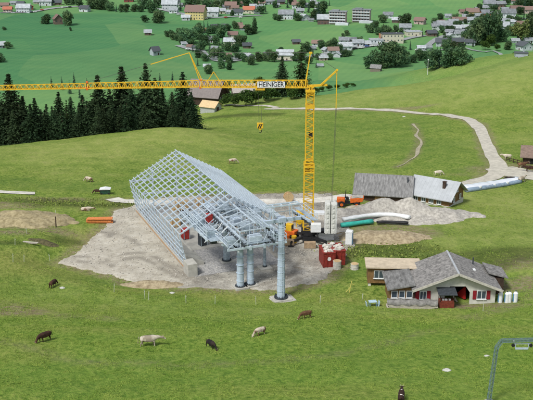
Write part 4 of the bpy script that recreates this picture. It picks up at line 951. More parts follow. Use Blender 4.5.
# blue-white garden things left of the lean-to
p = gp(372.5,306); t = thing('garden_table', 'small pale blue covered table with folded chairs on the grass left of the chalet', 'table', p, R(10))
m = MB(); m.box((0,0,.72),(1.1,.8,.06)); m.build('table_top', mat('pale_blue', (.38,.52,.6), .6), t)
for x in (-.45,.45):
    for y in (-.3,.3): m = MB(); m.bar((x,y,0),(x,y,.7),.06); m.build('leg', M_blue, t)
for s in (-1,1):
    m = MB(); m.box((s*.8,0,.45),(.08,.6,.9),Matrix.Rotation(s*.2,4,'Y')); m.build('folded_chair', mat('pale_blue', (0,0,0)), t)
# flat-roofed wooden hut behind
p = gp(366,289)
t = thing('wooden_hut', 'brown board hut with a thin flat tan roof, standing behind the chalet lean-to', 'hut', (15.4,121.6,7.35), R(-3))
m = MB(); m.box((3.1,1.5,1.6),(7.4,3.0,2.5)); m.build('wall', M_brownwood, t)
m = MB(); m.box((3.1,1.45,2.95),(8.1,3.9,.18)); m.build('roof', mat('tan_roof', (.50,.42,.31), .85, var=.15, scale=1.5), t)
m = MB()
for x in (-.3,3,6.5):
    for y in (.3,2.6): m.box((x,y,.1),(.4,.4,.6))
m.build('footings', M_stone, t)
window(t, (1.0,-.02,1.75), 1.3, 1.1, '-y')
m = MB(); m.box((3.2,-.03,1.4),(.95,.06,1.9)); m.build('door', mat('lighter_wood', (.30,.16,.06), .8, var=.25, scale=2), t)
# the long low barn in two sections
p = gp(356,206)
t = thing('low_barn', 'long low barn with a worn grey corrugated roof, behind the dumper', 'barn', (17.2,166.5,5.0), R(-11))
m = MB(); gable_wall(m, 0, 10.6, 0, 8.0, 2.4, 2.7); m.build('wall', M_darkwood, t)
m = MB(); gable_roof(m, 0, 10.6, 0, 8.0, 2.4, 2.7, .5); ro = m.build('roof', M_corr, t)
m = MB(); ribs(m, 0, 10.6, 0, 8.0, 2.4, 2.7, .5, .55); m.build('roof_ribs', M_corr, ro)
m = MB(); m.tube((9.9,2.6,4.2),(9.9,2.6,5.3),.13,n=8); m.build('chimney', M_steeldark, ro)
m = MB(); m.box((5,-.05,1.1),(2.4,.08,2.0)); m.build('door', M_brownwood, t)
t = thing('alp_house', 'timber farmhouse with a smooth light grey metal roof at the right of the low barn', 'farmhouse', (27.7,166.3,5.0), R(-33))
m = MB(); gable_wall(m, 0, 8.2, 0, 7.2, 2.7, 2.3); m.build('wall', M_brownwood, t)
m = MB(); m.box((4.1,-.03,.4),(8.3,.12,1.4)); m.box((8.22,3.6,.4),(.12,7.3,1.4)); m.build('plinth', M_plaster, t)
m = MB(); gable_roof(m, 0, 8.2, 0, 7.2, 2.7, 2.3, .75); ro = m.build('roof', M_metalroof, t)
m = MB(); ribs(m, 0, 8.2, 0, 7.2, 2.7, 2.3, .75, .7, r=.035); m.build('roof_seams', M_metalroof, ro)
m = MB(); m.box((6.3,1.9,4.3),(.55,.55,1.7)); m.box((6.3,1.9,5.2),(.75,.75,.1)); m.build('chimney', M_darkwood, ro)
for x in (1.4,3.0,4.6,6.2): window(t, (x,-.1,1.75), .75, .9, '-y')
window(t, (8.22,3.6,3.6), .8, .8, '+x', panes=2); window(t, (8.3,2.0,1.9), .7, .8, '+x'); window(t, (8.3,5.2,1.9), .7, .8, '+x')
# shed at right edge of the far yard
p = gp(536,164)
t = thing('cattle_shed', 'low shed with a brown weathered roof at the right edge, above the dark cows', 'shed', (p.x-3.2,p.y,p.z), R(-16))
m = MB(); gable_wall(m, 0, 12, 0, 7, 2.0, 1.6); m.build('wall', M_darkwood, t)
m = MB(); gable_roof(m, 0, 12, 0, 7, 2.0, 1.6, .7); m.build('roof', mat('brown_roof', (.20,.145,.115), .9, var=.2, scale=1.5), t)
m = MB(); m.box((3,-.05,.9),(2.6,.1,1.6)); m.build('opening', M_interior, t)  # solid dark panel on the wall, painting the shade of a doorway
# fence along that yard
a, b_ = gp(506,161), gp(521,165); t = thing('yard_fence', 'short dark wooden fence between the pale cow and the brown-roofed shed', 'fence', a)
m = MB()
for k in range(5): q = (b_-a)*k/4; m.bar(q+Vector((0,0,-.2)),q+Vector((0,0,1.1)),.14)
m.build('post_row', M_darkwood, t)
for zz in (.45,.9): m = MB(); m.bar(Vector((0,0,zz)),(b_-a)+Vector((0,0,zz)),.08,.16); m.build('rail', M_darkwood, t)
# buildings in the dip behind the meadow hump
p = gp(207,112)
t = thing('field_hut', 'little hut with a bright tan shingle roof in the dip behind the spruces', 'hut', (p.x-2.6,p.y,p.z), R(-28))
m = MB(); gable_wall(m, 0, 6.4, 0, 5.2, 2.4, 1.7); m.build('wall', mat('pale_timber', (.36,.38,.36), .85, var=.2), t)
m = MB(); gable_roof(m, 0, 6.4, 0, 5.2, 2.4, 1.7, .5); m.build('roof', mat('new_shingle', (.58,.43,.24), .8, var=.12, scale=2), t)
m = MB(); m.box((6.45,2.4,1.1),(.1,1.6,1.9)); m.build('door', M_darkwood, t)
p = gp(200,106)
t = thing('big_barn', 'large farmhouse with a steep plain brown-grey roof, rising behind the tan-roofed hut', 'farmhouse', (p.x-5.5,p.y+8,p.z-.5), R(-20))
m = MB(); gable_wall(m, 0, 13, 0, 11, 3.6, 5.4); m.build('wall', M_darkwood, t)
m = MB(); gable_roof(m, 0, 13, 0, 11, 3.6, 5.4, .9); ro = m.build('roof', mat('old_tile_roof', (.20,.175,.165), .9, var=.12, scale=1.2), t)
m = MB(); m.box((3,7.5,8),(.8,.8,2)); m.build('chimney', M_plaster, ro)
for y in (3.2,5.5,7.8): window(t, (13.02,y,2.0), .9, 1.1, '+x')
p = gp(243,101)
t = thing('farm_house', 'dark timber house with a low grey-brown roof behind the hedge, under the crane jib', 'farmhouse', (p.x-3.5,p.y+4,p.z-1.0), R(12))
m = MB(); gable_wall(m, 0, 8.5, 0, 8, 4.0, 2.2); m.build('wall', mat('grey_timber', (.17,.15,.12), .9, var=.3), t)
m = MB(); gable_roof(m, 0, 8.5, 0, 8, 4.0, 2.2, .9); m.build('roof', mat('pale_brown_roof', (.36,.33,.30), .9, var=.15, scale=2), t)
for x in (2,4.2,6.4): window(t, (x,-.02,2.6), .9, 1.0, '-y')
p = gp(376,71.5)
t = thing('hay_hut', 'small grey hay hut below the round trees on the far side of the crest', 'hut', p, R(-20))
m = MB(); gable_wall(m, -4, 4, -3, 3, 3.2, 2.2); m.build('wall', mat('grey_timber', (0,0,0)), t); m = MB(); gable_roof(m, -4, 4, -3, 3, 3.2, 2.2, .5); m.build('roof', M_corr, t)
# ------------------------------------------------------------------ cattle: one skinned body per pose
def skin_mesh(name, nodes, edges, sub=2):
    me = bpy.data.meshes.new(name); me.from_pydata([n_[0] for n_ in nodes], edges, []); o = bpy.data.objects.new('tmp', me); C.objects.link(o)
    o.modifiers.new('Skin', 'SKIN')
    for v, n_ in zip(me.skin_vertices[0].data, nodes): v.radius = (n_[1], n_[2] if len(n_) > 2 else n_[1])
    me.skin_vertices[0].data[1].use_root = True
    sb = o.modifiers.new('Sub', 'SUBSURF'); sb.levels = sub
    bpy.context.view_layer.update(); dg = bpy.context.evaluated_depsgraph_get()
    r = bpy.data.meshes.new_from_object(o.evaluated_get(dg)); bpy.data.objects.remove(o)
    r.polygons.foreach_set('use_smooth', [True]*len(r.polygons)); r.name = name; return r
def cow_nodes(pose):
    hd = {'graze': [((1.00,0,1.02),.21,.24),((1.28,0,.72),.15,.17),((1.52,0,.38),.13,.14),((1.63,0,.16),.085,.09)],
          'stand': [((1.02,0,1.22),.20,.23),((1.28,0,1.32),.15,.17),((1.50,0,1.32),.14,.15),((1.74,0,1.16),.09,.09)],
          'low':   [((1.02,0,1.16),.20,.23),((1.32,0,1.12),.15,.17),((1.62,0,1.08),.13,.14),((1.86,0,.92),.085,.09)]}[pose]
    N_ = [((-.98,0,1.16),.16,.17),((-.70,0,1.06),.32,.34),((-.1,0,.95),.37,.42),((.48,0,.98),.33,.41),((.78,0,1.08),.27,.32)]+hd
    E = [(i, i+1) for i in range(len(N_)-1)]
    # legs: (attach node, hip, joint, hock, hoof)
    def leg(at_, ps, rs):
        k = at_
        for p_, r in zip(ps, rs): N_.append((p_, r, r)); E.append((k, len(N_)-1)); k = len(N_)-1
    for s, st_ in ((1, .10), (-1, -.08)):
        leg(1, [(-.78,s*.24,.86),(-.66+st_,s*.25,.60),(-.86+st_,s*.24,.42),(-.82+st_,s*.24,.05)], (.17,.11,.07,.06))
        leg(3, [(.58,s*.22,.80),(.58-st_,s*.22,.55),(.58-st_,s*.21,.32),(.58-st_,s*.21,.05)], (.13,.09,.065,.055))
    return N_, E
cow_me = {}
for pose in ('graze', 'stand', 'low'):
    cow_me[pose] = skin_mesh('body', *cow_nodes(pose))
def head_xy(pose): return {'graze': ((1.52,0,.38),(1.63,0,.16)), 'stand': ((1.50,0,1.32),(1.74,0,1.16)), 'low': ((1.62,0,1.08),(1.86,0,.92))}[pose]
def horn_ear(pose):
    (a, b_) = head_xy(pose); a = Vector(a); b_ = Vector(b_); d = (b_-a).normalized(); up = Vector((0,1,0)).cross(d).normalized()*-1
    if pose == 'graze': up = Vector((.5,0,.3)).normalized()
    e = MB(); h = MB(); mz = MB()
    for s in (-1,1):
        base = a-d*.06+Vector((0,s*.02,0)); e.tube(base, base+Vector((0,s*.32,0))-d*.02, .06, .02, 6)
        h.tube(base+up*.06, base+up*.12+Vector((0,s*.14,0)), .025, .02, 5); h.tube(base+up*.12+Vector((0,s*.14,0)), base+up*.26+Vector((0,s*.12,0)), .02, .006, 5)
    mz.tube(b_-d*.03, b_+d*.075, .088, .07, 10)
    return e, h, mz
tl = MB(); tl.tube((-1.10,0,1.22),(-1.20,0,.9),.035,.03,6); tl.tube((-1.20,0,.9),(-1.22,0,.55),.03,.025,6); tl.tube((-1.22,0,.55),(-1.22,0,.38),.06,.03,6); tail_me = tl.mesh('tail', None)
def coat(name, c1, c2, sc=.9, lo=.45, hi=.55):
    m = mat(name, c1, .85, col2=c2, scale=sc, detail=3); e = m.node_tree.nodes['Color Ramp'].color_ramp.elements; e[0].position = lo; e[1].position = hi; return m
K_brown = coat('coat_dark_brown', (.035,.016,.010), (.075,.035,.02), 1.2)
K_mid = coat('coat_brown', (.10,.05,.025), (.17,.09,.045), 1.2)
K_cream = coat('coat_cream', (.52,.46,.36), (.62,.56,.46), 1.0)
K_grey = coat('coat_dun', (.26,.22,.165), (.46,.41,.33), 1.0)
K_pied = coat('coat_pied', (.16,.085,.05), (.50,.43,.34), .7, .42, .5)
K_black = coat('coat_black', (.012,.010,.009), (.03,.02,.016), 1.0)
K_bw = coat('coat_black_white', (.03,.015,.01), (.66,.62,.56), .7, .55, .58)
K_horn = mat('horn', (.45,.40,.30), .5)
K_pink = mat('pale_muzzle', (.55,.45,.38), .7)
def cow(px, py, rz, pose, k, label, sc=1.0, horns=True, dz=0, lie=False):
    p = gp(px, py); t = thing('cow', label, 'cow', (p.x,p.y,p.z+dz-.02 if not lie else p.z-.62*sc), R(rz)); t.scale = (sc,)*3
    me = cow_me[pose].copy(); me.materials.clear(); me.materials.append(k); part('body', me, t)
    e, h, mz = horn_ear(pose); e.build('ears', k, t)
    if horns: h.build('horns', K_horn, t)
    mz.build('muzzle', K_pink if k is not K_black else K_brown, t, smooth=True)
    tm = tail_me.copy(); tm.materials.append(k); part('tail', tm, t)
    return t
cow(45,341,232,'graze',K_brown,'dark brown cow grazing alone in the near left pasture',0.86)
cow(53,287,70,'graze',K_brown,'small dark brown cow seen from behind near the white stone at left',0.76)
cow(149,346,4,'low',K_grey,'pale dun cow walking right across the near pasture, below the hall',1.00)
cow(211,348,-52,'graze',K_black,'nearly black cow grazing with tail up, left of the cream cow',0.73)
cow(260,335,222,'graze',K_pied,'cream and brown cow grazing in the middle of the near pasture',0.76)
cow(306,318,212,'graze',K_mid,'brown cow grazing just right below the lift tower foot',0.78)
cow(401,402,80,'low',K_bw,'dark brown cow with a white back at the bottom edge of the photo',0.84)
cow(89,182,150,'graze',K_pied,'cream and brown cow in the upper left meadow near the white-roofed trough',0.88)
cow(98,194,178,'graze',K_brown,'dark cow drinking at the left side of the white-roofed trough',0.74)
cow(232.5,163.5,12,'graze',K_pied,'cream and brown cow on the meadow above the hall ridge',0.93)
cow(438,175.5,10,'graze',K_cream,'cream cow standing alone on the slope behind the grey metal roof',0.88)
cow(507,159.5,185,'stand',K_cream,'cream cow standing beside the dark yard fence at right',1.02)
cow(511,182,185,'low',K_black,'black cow at the right end of the silage bag',0.93)
cow(521.5,182.5,40,'stand',K_grey,'tan cow behind the black cow at the silage bag',1.02)
cow(522,168,10,'stand',K_mid,'mid brown cow in front of the brown-roofed shed',1.02)
cow(530,172,170,'low',K_brown,'dark brown cow at the right edge in front of the shed',1.12)
cow(475,186,0,'low',K_mid,'little brown calf lying on the gravel lane above the silage bag',.6,False,lie=True)
cow(86,210.5,5,'low',K_pied,'pale pinkish calf lying on the weedy bank left of the yard',.95,False,lie=True)
# ------------------------------------------------------------------ trees
M_bark = mat('bark', (.05,.035,.022), .95, var=.3, scale=4)
M_spruce = mat('spruce_needles', (.018,.038,.020), .9, col2=(.058,.095,.042), scale=.5, rand=.3, spec=.05, trans=.2)
M_spruce2 = mat('spruce_green', (.025,.050,.018), .9, col2=(.060,.095,.032), scale=.9, rand=.2, spec=.05, trans=.25)
M_leaf = mat('leaf_green', (.030,.070,.018), .85, col2=(.085,.140,.032), scale=.5, rand=.2, spec=.05, trans=.3)
M_farleaf = mat('valley_leaf', (.052,.115,.062), .9, col2=(.135,.210,.090), scale=.3, rand=.35, spec=.0, trans=.35)  # lighter, bluer than near leaves: haze put into the colour
M_farcon = mat('valley_conifer', (.040,.085,.068), .9, col2=(.075,.130,.088), scale=.3, rand=.2, spec=.0, trans=.3)  # haze put into the needle colour, as for the valley leaves
M_olive = mat('olive_leaf', (.07,.10,.03), .85, col2=(.15,.18,.06), scale=.5, rand=.15, spec=.1)
def quads(cen, siz, flat=.0, drop=None):
    """leaf clumps: irregular quads, one for every centre"""
    n_ = len(cen); a = rng.normal(size=(n_,3)); a /= np.linalg.norm(a, axis=1)[:,None]; b = rng.normal(size=(n_,3)); b -= (b*a).sum(1)[:,None]*a; b /= np.linalg.norm(b, axis=1)[:,None]
    s = siz[:,None]; V = np.stack([cen-a*s-b*s*.5, cen+b*s*.8-a*s*.2, cen+a*s+b*s*.4, cen-b*s*.7+a*s*.3], 1).reshape(-1,3)
    return V, np.arange(n_*4).reshape(-1,4)
def spruce_mesh(name, hgt, rad, layers, per, fill, m, bare=.06):
    Vs, Fs = [], []; o = 0
    cs, ss = [], []
    for i in range(layers):
        t = (i+rng.rand()*.6)/layers; z = hgt*(bare+(1-bare)*t**.92); r = rad*(1-t)**.85*(.7+.6*rng.rand())+.04
        for k in range(per if t < .6 else max(5, int(per*.65))):
            a = rng.rand()*2*PI; L_ = r*(.65+.5*rng.rand()); nn = max(2, int(L_/.33))
            for q in range(nn):
                f = (q+rng.rand()*.8)/nn
                cs.append((math.cos(a)*L_*f+rng.normal()*.10, math.sin(a)*L_*f+rng.normal()*.10, z-L_*.42*f**1.3+.15*f*rng.rand())); ss.append((.24+.20*rng.rand())*(1.1-.55*f)*fill*(1-.35*t))
    V, F_ = quads(np.array(cs), np.array(ss)); V[:,2] -= 0
    return mesh_np(name, V, F_, m, False)
def broad_mesh(name, hgt, rad, lobes, count, leaf, m, low=.22, tall=1.):
    cs = []
    L_ = [(rng.normal()*rad*.38, rng.normal()*rad*.38, hgt*(low+.18+(.66-low)*rng.rand()), rad*(.40+.3*rng.rand())) for _ in range(lobes)]
    L_.append((0,0,hgt*.6,rad*.62)); tot = sum(l[3]**2 for l in L_)
    for x, y, z, r in L_:
        n_ = int(count*r*r/tot); d_ = rng.normal(size=(n_,3)); d_ /= np.linalg.norm(d_, axis=1)[:,None]
        rr = r*(.55+.5*rng.rand(n_))*(1+.22*np.sin(d_[:,0]*5+x)*np.sin(d_[:,2]*6+y)); p = d_*rr[:,None]; p[:,2] *= tall*.85; cs.append(p+np.array([x,y,z]))
    c = np.concatenate(cs); c = c[c[:,2] > hgt*low*.7-.2]
    V, F_ = quads(c, leaf*(.6+.8*rng.rand(len(c)))); return mesh_np(name, V, F_, m, False)
def trunk_mesh(name, hgt, r, limbs=4, spread=1.5):
    m = MB(); pr = Vector((0,0,-.5)); N_ = 4
    for i in range(N_):
        q = Vector((rng.normal()*.06*hgt/6, rng.normal()*.06*hgt/6, hgt*(i+1)/N_)); m.tube(pr, q, r*(1-i/N_*.8), r*(1-(i+1)/N_*.8)+.01, 7); 
        pr = q
    for k in range(limbs):
        a = 2*PI*k/limbs+rng.rand(); z = hgt*(.4+.12*k*4/max(limbs,1)/2); m.tube((0,0,z), (math.cos(a)*spread, math.sin(a)*spread, z+spread*.8), r*.4, r*.1, 5)
    return m.mesh(name, M_bark, True)
SPR = [spruce_mesh('crown', 20, 4.7, 42, 19, 1.35, M_spruce) for _ in range(4)]+[spruce_mesh('crown', 20, 3.6, 36, 14, 1.3, M_spruce)]
SPRG = [spruce_mesh('crown', 20, 3.6, 34, 11, 1.3, M_spruce2) for _ in range(2)]
TRS = trunk_mesh('trunk', 18, .28, 0)
BR = [broad_mesh('crown', 10, 4.3, 7, 1500, .42, M_leaf) for _ in range(3)]
BO = [broad_mesh('crown', 10, 4.3, 7, 1200, .42, M_olive)]
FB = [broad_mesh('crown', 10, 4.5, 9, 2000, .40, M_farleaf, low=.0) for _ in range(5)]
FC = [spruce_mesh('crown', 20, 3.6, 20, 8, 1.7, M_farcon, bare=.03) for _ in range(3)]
TRB = trunk_mesh('trunk', 7, .26, 4, 1.9)
def tree(px, py, hpx, kind, label, group=None, wide=1., far=False, name=None, sink=0, at=None):
    p = at or gp(px, py, far); s = scl(p)*.955; h = hpx/s
    lib = {'spruce':SPR,'green':SPRG,'leaf':BR,'olive':BO,'fleaf':FB,'fcon':FC}[kind]; i = rng.randint(len(lib)); base = 20 if kind in ('spruce','green','fcon') else 10.5
    nm = name or {'spruce':'spruce_tree','green':'spruce_tree','leaf':'broadleaf_tree','olive':'broadleaf_tree','fleaf':'broadleaf_tree','fcon':'conifer_tree'}[kind]
    t = thing(nm, label, 'tree', (p.x,p.y,p.z-sink), rng.rand()*6.28, group); k = h/base; t.scale = (k*wide,k*wide,k)
    part('crown', lib[i], t); part('trunk', TRS if base == 20 else TRB, t)
    return t
# dark spruce belt below the meadow hump, at the left: tops at given pixels
def spruce_top(px, topy, depthY, label, group, kind='spruce', wide=1., basez=None):
    d_ = ray(px, topy); t = depthY/d_[1]; X = d_[0]*t; ztop = CAMZ+d_[2]*t; zb = hz(X, depthY)
    return tree(0,0,(ztop-zb)*F/(depthY*math.cos(PITCH)+(CAMZ-zb)*math.sin(PITCH))*.955, kind, label, group, wide, at=Vector((X,depthY,zb)))
G = 'spruces in the dark belt behind the meadow hump'
front = [(-6,86,262),(8,74,262),(22,96,268),(34,98,266),(46,104,262),(58,92,268),(70,97,266),(82,95,262),(97,75,266),(109,86,270),(121,66.5,272),(130,82,268),(145,63.5,272),(155,78,274),(162,88,278),(172,92,276),(182.5,72,282),(191,92,280)]
for i, (x, y, Y) in enumerate(front):
    lb = {8:'tall dark spruce with a pointed top nearest the left edge of the photo',22:None,97:'tall dark spruce rising just above the crane jib, left of the tallest two',121:'tall pointed dark spruce, second highest in the belt behind the meadow',145:'tallest broad dark spruce of the belt, its top well above the jib',182.5:'dark spruce standing beside the big barn roof, last tall one on the right'}.get(x)
    spruce_top(x, y, Y, lb or 'dark spruce in the dense belt behind the meadow hump, not above the jib', None if lb else G, wide=1.4+.3*rng.rand())
for i in range(26):
    x = -12+i*8.2+rng.normal()*2; spruce_top(x, 98+rng.rand()*14 if x > 20 else 100+rng.rand()*10, 256+rng.rand()*6+max(0,(x-100))*.16, 'dark spruce in the dense belt behind the meadow hump, not above the jib', G, wide=1.5+.3*rng.rand())
for i in range(18):
    x = -10+i*11+rng.normal()*3; spruce_top(x, 106+rng.rand()*14, 285+rng.rand()*15, 'dark spruce in the dense belt behind the meadow hump, not above the jib', G, wide=1.4)
spruce_top(66, 100, 262, 'paler grey-green spruce amid the dark belt left of the hall', None, 'green', 1.0)
# trees on the crest by the crane
tree(282,97,39,'spruce','dark narrow spruce standing on the crest left of the crane mast head', wide=1.4)
tree(301,97,48,'green','tall green pointed tree directly behind the crane mast head', wide=1.6)
tree(291,99,14,'leaf','low round bush between the two tall trees on the crest', wide=1.2, name='bush')
# hedge and bushes round the farmhouses
for px, py, h, k, lb in ((226,106,12,'leaf','green bush directly right of the tan-roofed hut'),(235,107,13,'leaf','dense green bush in the middle of the hedge before the timber house'),(246,106,15,'leaf','large bush of the hedge below the timber house at its right'),(256,104,15,'leaf','dark round bush at the right end of the farmhouse hedge'),(265,101,16,'leaf','broad dark tree under the name board of the crane jib'),(274,100,11,'leaf','small dark bush left of the narrow spruce on the crest'),(228,95,16,'olive','pale olive tree between the big barn and the timber house'),(262,92,14,'leaf','green tree standing behind the hedge, right of the timber house')):
    tree(px, py, h, k, lb, wide=1.25, name='bush' if 'bush' in lb else None)
for px, py, h in ((310,93.5,4),(316,92.6,5),(322,91.6,5),(329,90.6,6),(337,89.3,5),(346,88,5),(353,87,4)):
    tree(px, py, h, 'leaf', 'low dark bush in the row along the crest right of the crane', 'bushes along the crest', wide=1.5, name='bush')
# small herbs and shrubs on the weedy banks
def weeds(name, spots, n_, h, m, label):
    V = []; 
    for px, py, rx, ry in spots:
        p = gp(px, py); k = int(n_*rx*ry/30); a = rng.rand(k)*2*PI; r = np.sqrt(rng.rand(k)); x = p.x+np.cos(a)*r*rx; y = p.y+np.sin(a)*r*ry; z = H(x, y)
        s = h*(.4+.9*rng.rand(k)); c = np.stack([x,y,z+s*.35],1); q, _ = quads(c, s*.6); V.append(q)
    V = np.concatenate(V); return tag(link(name, mesh_np(name, V, np.arange(len(V)).reshape(-1,4), m, False)), label, 'weeds', kind='stuff')
M_weed = mat('weed_green', (.10,.15,.028), .9, col2=(.25,.29,.075), scale=.8, spec=.1)
weeds('bank_weeds', [(50,200,11,2.6),(75,204,9,2.6),(108,205,7,2),(372,247,11,5),(392,252,10,4),(352,253,4,3)], 260, .28, M_weed, 'rough weeds and docks covering the banks beside the building yard')
# ------------------------------------------------------------------ short grass tufts in the pasture
def tufts(n_, y0, y1, hh, seed):
    y = np.sqrt(rng.uniform(y0**2, y1**2, n_)); x = rng.uniform(-.34, .34, n_)*y
    k = (polydist(x, y, PAD) > .2) & ~((np.abs(x-24.5) < 10) & (np.abs(y-118.5) < 5)) & (fbm(x/2.2, y/2.2, 3, seed) > .47+.05*rng.rand(n_))
    x = x[k]; y = y[k]; n_ = len(x); z = H(x, y); V = []
    for b_ in range(4):
        a = rng.rand(n_)*2*PI; s = hh*(.5+rng.rand(n_)); dx, dy_ = np.cos(a), np.sin(a); ox, oy = x+rng.normal(size=n_)*hh*.5, y+rng.normal(size=n_)*hh*.5; w_ = s*.22
        V.append(np.stack([np.stack([ox-dy_*w_, oy+dx*w_, z-.02],1), np.stack([ox+dy_*w_, oy-dx*w_, z-.02],1), np.stack([ox+dx*s*.6, oy+dy_*s*.6, z+s*.75],1)],1))
    V = np.concatenate(V).reshape(-1,3); return V, np.arange(len(V)).reshape(-1,3)
M_blade = mat('grass_blade', (.13,.23,.034), .9, col2=(.28,.35,.075), scale=.35, spec=.05, detail=6)
V1, F1 = tufts(90000, 68, 118, .10, 41); V2, F2 = tufts(50000, 100, 200, .14, 42)
tag(link('pasture_grass', mesh_np('pasture_grass', np.concatenate([V1,V2]), np.concatenate([F1,F2+len(V1)]), M_blade, False)), 'short tufted grass covering the pasture round the yard', 'grass', kind='stuff')
# ------------------------------------------------------------------ village across the valley, its haze hinted in the surface colours
W_ = {'w': mat('v_white', (.46,.50,.52), .8, rand=.15, scale=.4, var=.15), 'c': mat('v_cream', (.50,.48,.38), .8, rand=.1), 'y': mat('v_yellow', (.52,.44,.20), .8), 'b': mat('v_brown', (.14,.10,.085), .9, rand=.2), 'g': mat('v_grey', (.30,.34,.36), .85, rand=.1), 'o': mat('v_orange', (.42,.20,.12), .85), 'r': mat('v_redbrown', (.19,.06,.05), .9), 'p': mat('v_pink', (.42,.33,.31), .85)}
RF = {'g': mat('v_roof_grey', (.20,.22,.235), .85, rand=.25, scale=.4, var=.25), 'b': mat('v_roof_brown', (.19,.13,.11), .9, rand=.15), 'o': mat('v_roof_tile', (.40,.15,.09), .9, rand=.1), 'w': mat('v_roof_pale', (.34,.37,.39), .8, rand=.15, scale=.4, var=.2), 'd': mat('v_roof_dark', (.07,.08,.09), .9, rand=.15), 'r': mat('v_roof_red', (.26,.05,.045), .9)}
WN = {'w':'white','c':'cream','y':'yellow','b':'brown','g':'grey','o':'orange','r':'dark red','p':'pinkish'}
RN = {'g':'grey','b':'brown','o':'orange tile','w':'pale','d':'dark','r':'red'}
wf = MB(); wf.box((0,-.02,0),(1.0,.06,1.2)); win_me = wf.mesh('window', M_glass)
dm = MB(); dm.box((0,-.03,1.0),(1.1,.08,2.1)); door_me = dm.mesh('door', M_darkwood)
def vhouse(px, py, wpx, wall, roof, label, hpx=None, rz=None, flat=False, name='house', cat='house', dep=None):
    p = gp(px, py, True); s = scl(p); L_ = wpx/s; D = dep or min(L_*.8, 10); st_ = (hpx or wpx*.62)/s
    rz = random.uniform(-18,18) if rz is None else rz; gab = abs(rz) > 45
    t = thing(name, label, cat, (p.x,p.y,p.z), R(rz))
    h = st_*(.92 if flat else .62); rise = st_*.42
    if gab: L_, D = D, L_
    m = MB()
    x0, x1, y0, y1 = -L_/2, L_/2, -D/2, D/2
    if flat: m.box((0,0,h/2-1),(L_,D,h+2))
    else: m.v = []; gable_wall(m, x0, x1, y0, y1, h, rise)
    m.build('wall', W_[wall], t)
    m = MB()
    if flat: m.box((0,0,h+.2),(L_+.8,D+.8,.35))
    else: gable_roof(m, x0, x1, y0, y1, h, rise, .9, .3)
    ro = m.build('roof', RF[roof], t)
    if wpx > 7: m = MB(); m.box((L_*.2,D*.14,h+rise*.7 if not flat else h+.7),(.8,.8,2.0 if not flat else 1.0)); m.build('chimney', W_['g'], ro)
    if wpx >= 6 and h > 2.4:
        nf = max(1, int(h/2.9)); nx = max(2, int(L_/3.0))
        for f in range(nf):
            for i in range(nx):
                z = (f+.55)*h/nf; x = x0+L_*(i+.5)/nx
                if f == 0 and i == nx//2: part('door', door_me, t, (x, y0-.02, 0)); continue
                part('window', win_me, t, (x, y0-.02, z))
        for i in range(max(1, int(D/4))): part('window', win_me, t, (x1+.02, y0+D*(i+.5)/max(1,int(D/4)), h*.55), PI/2)
    return t
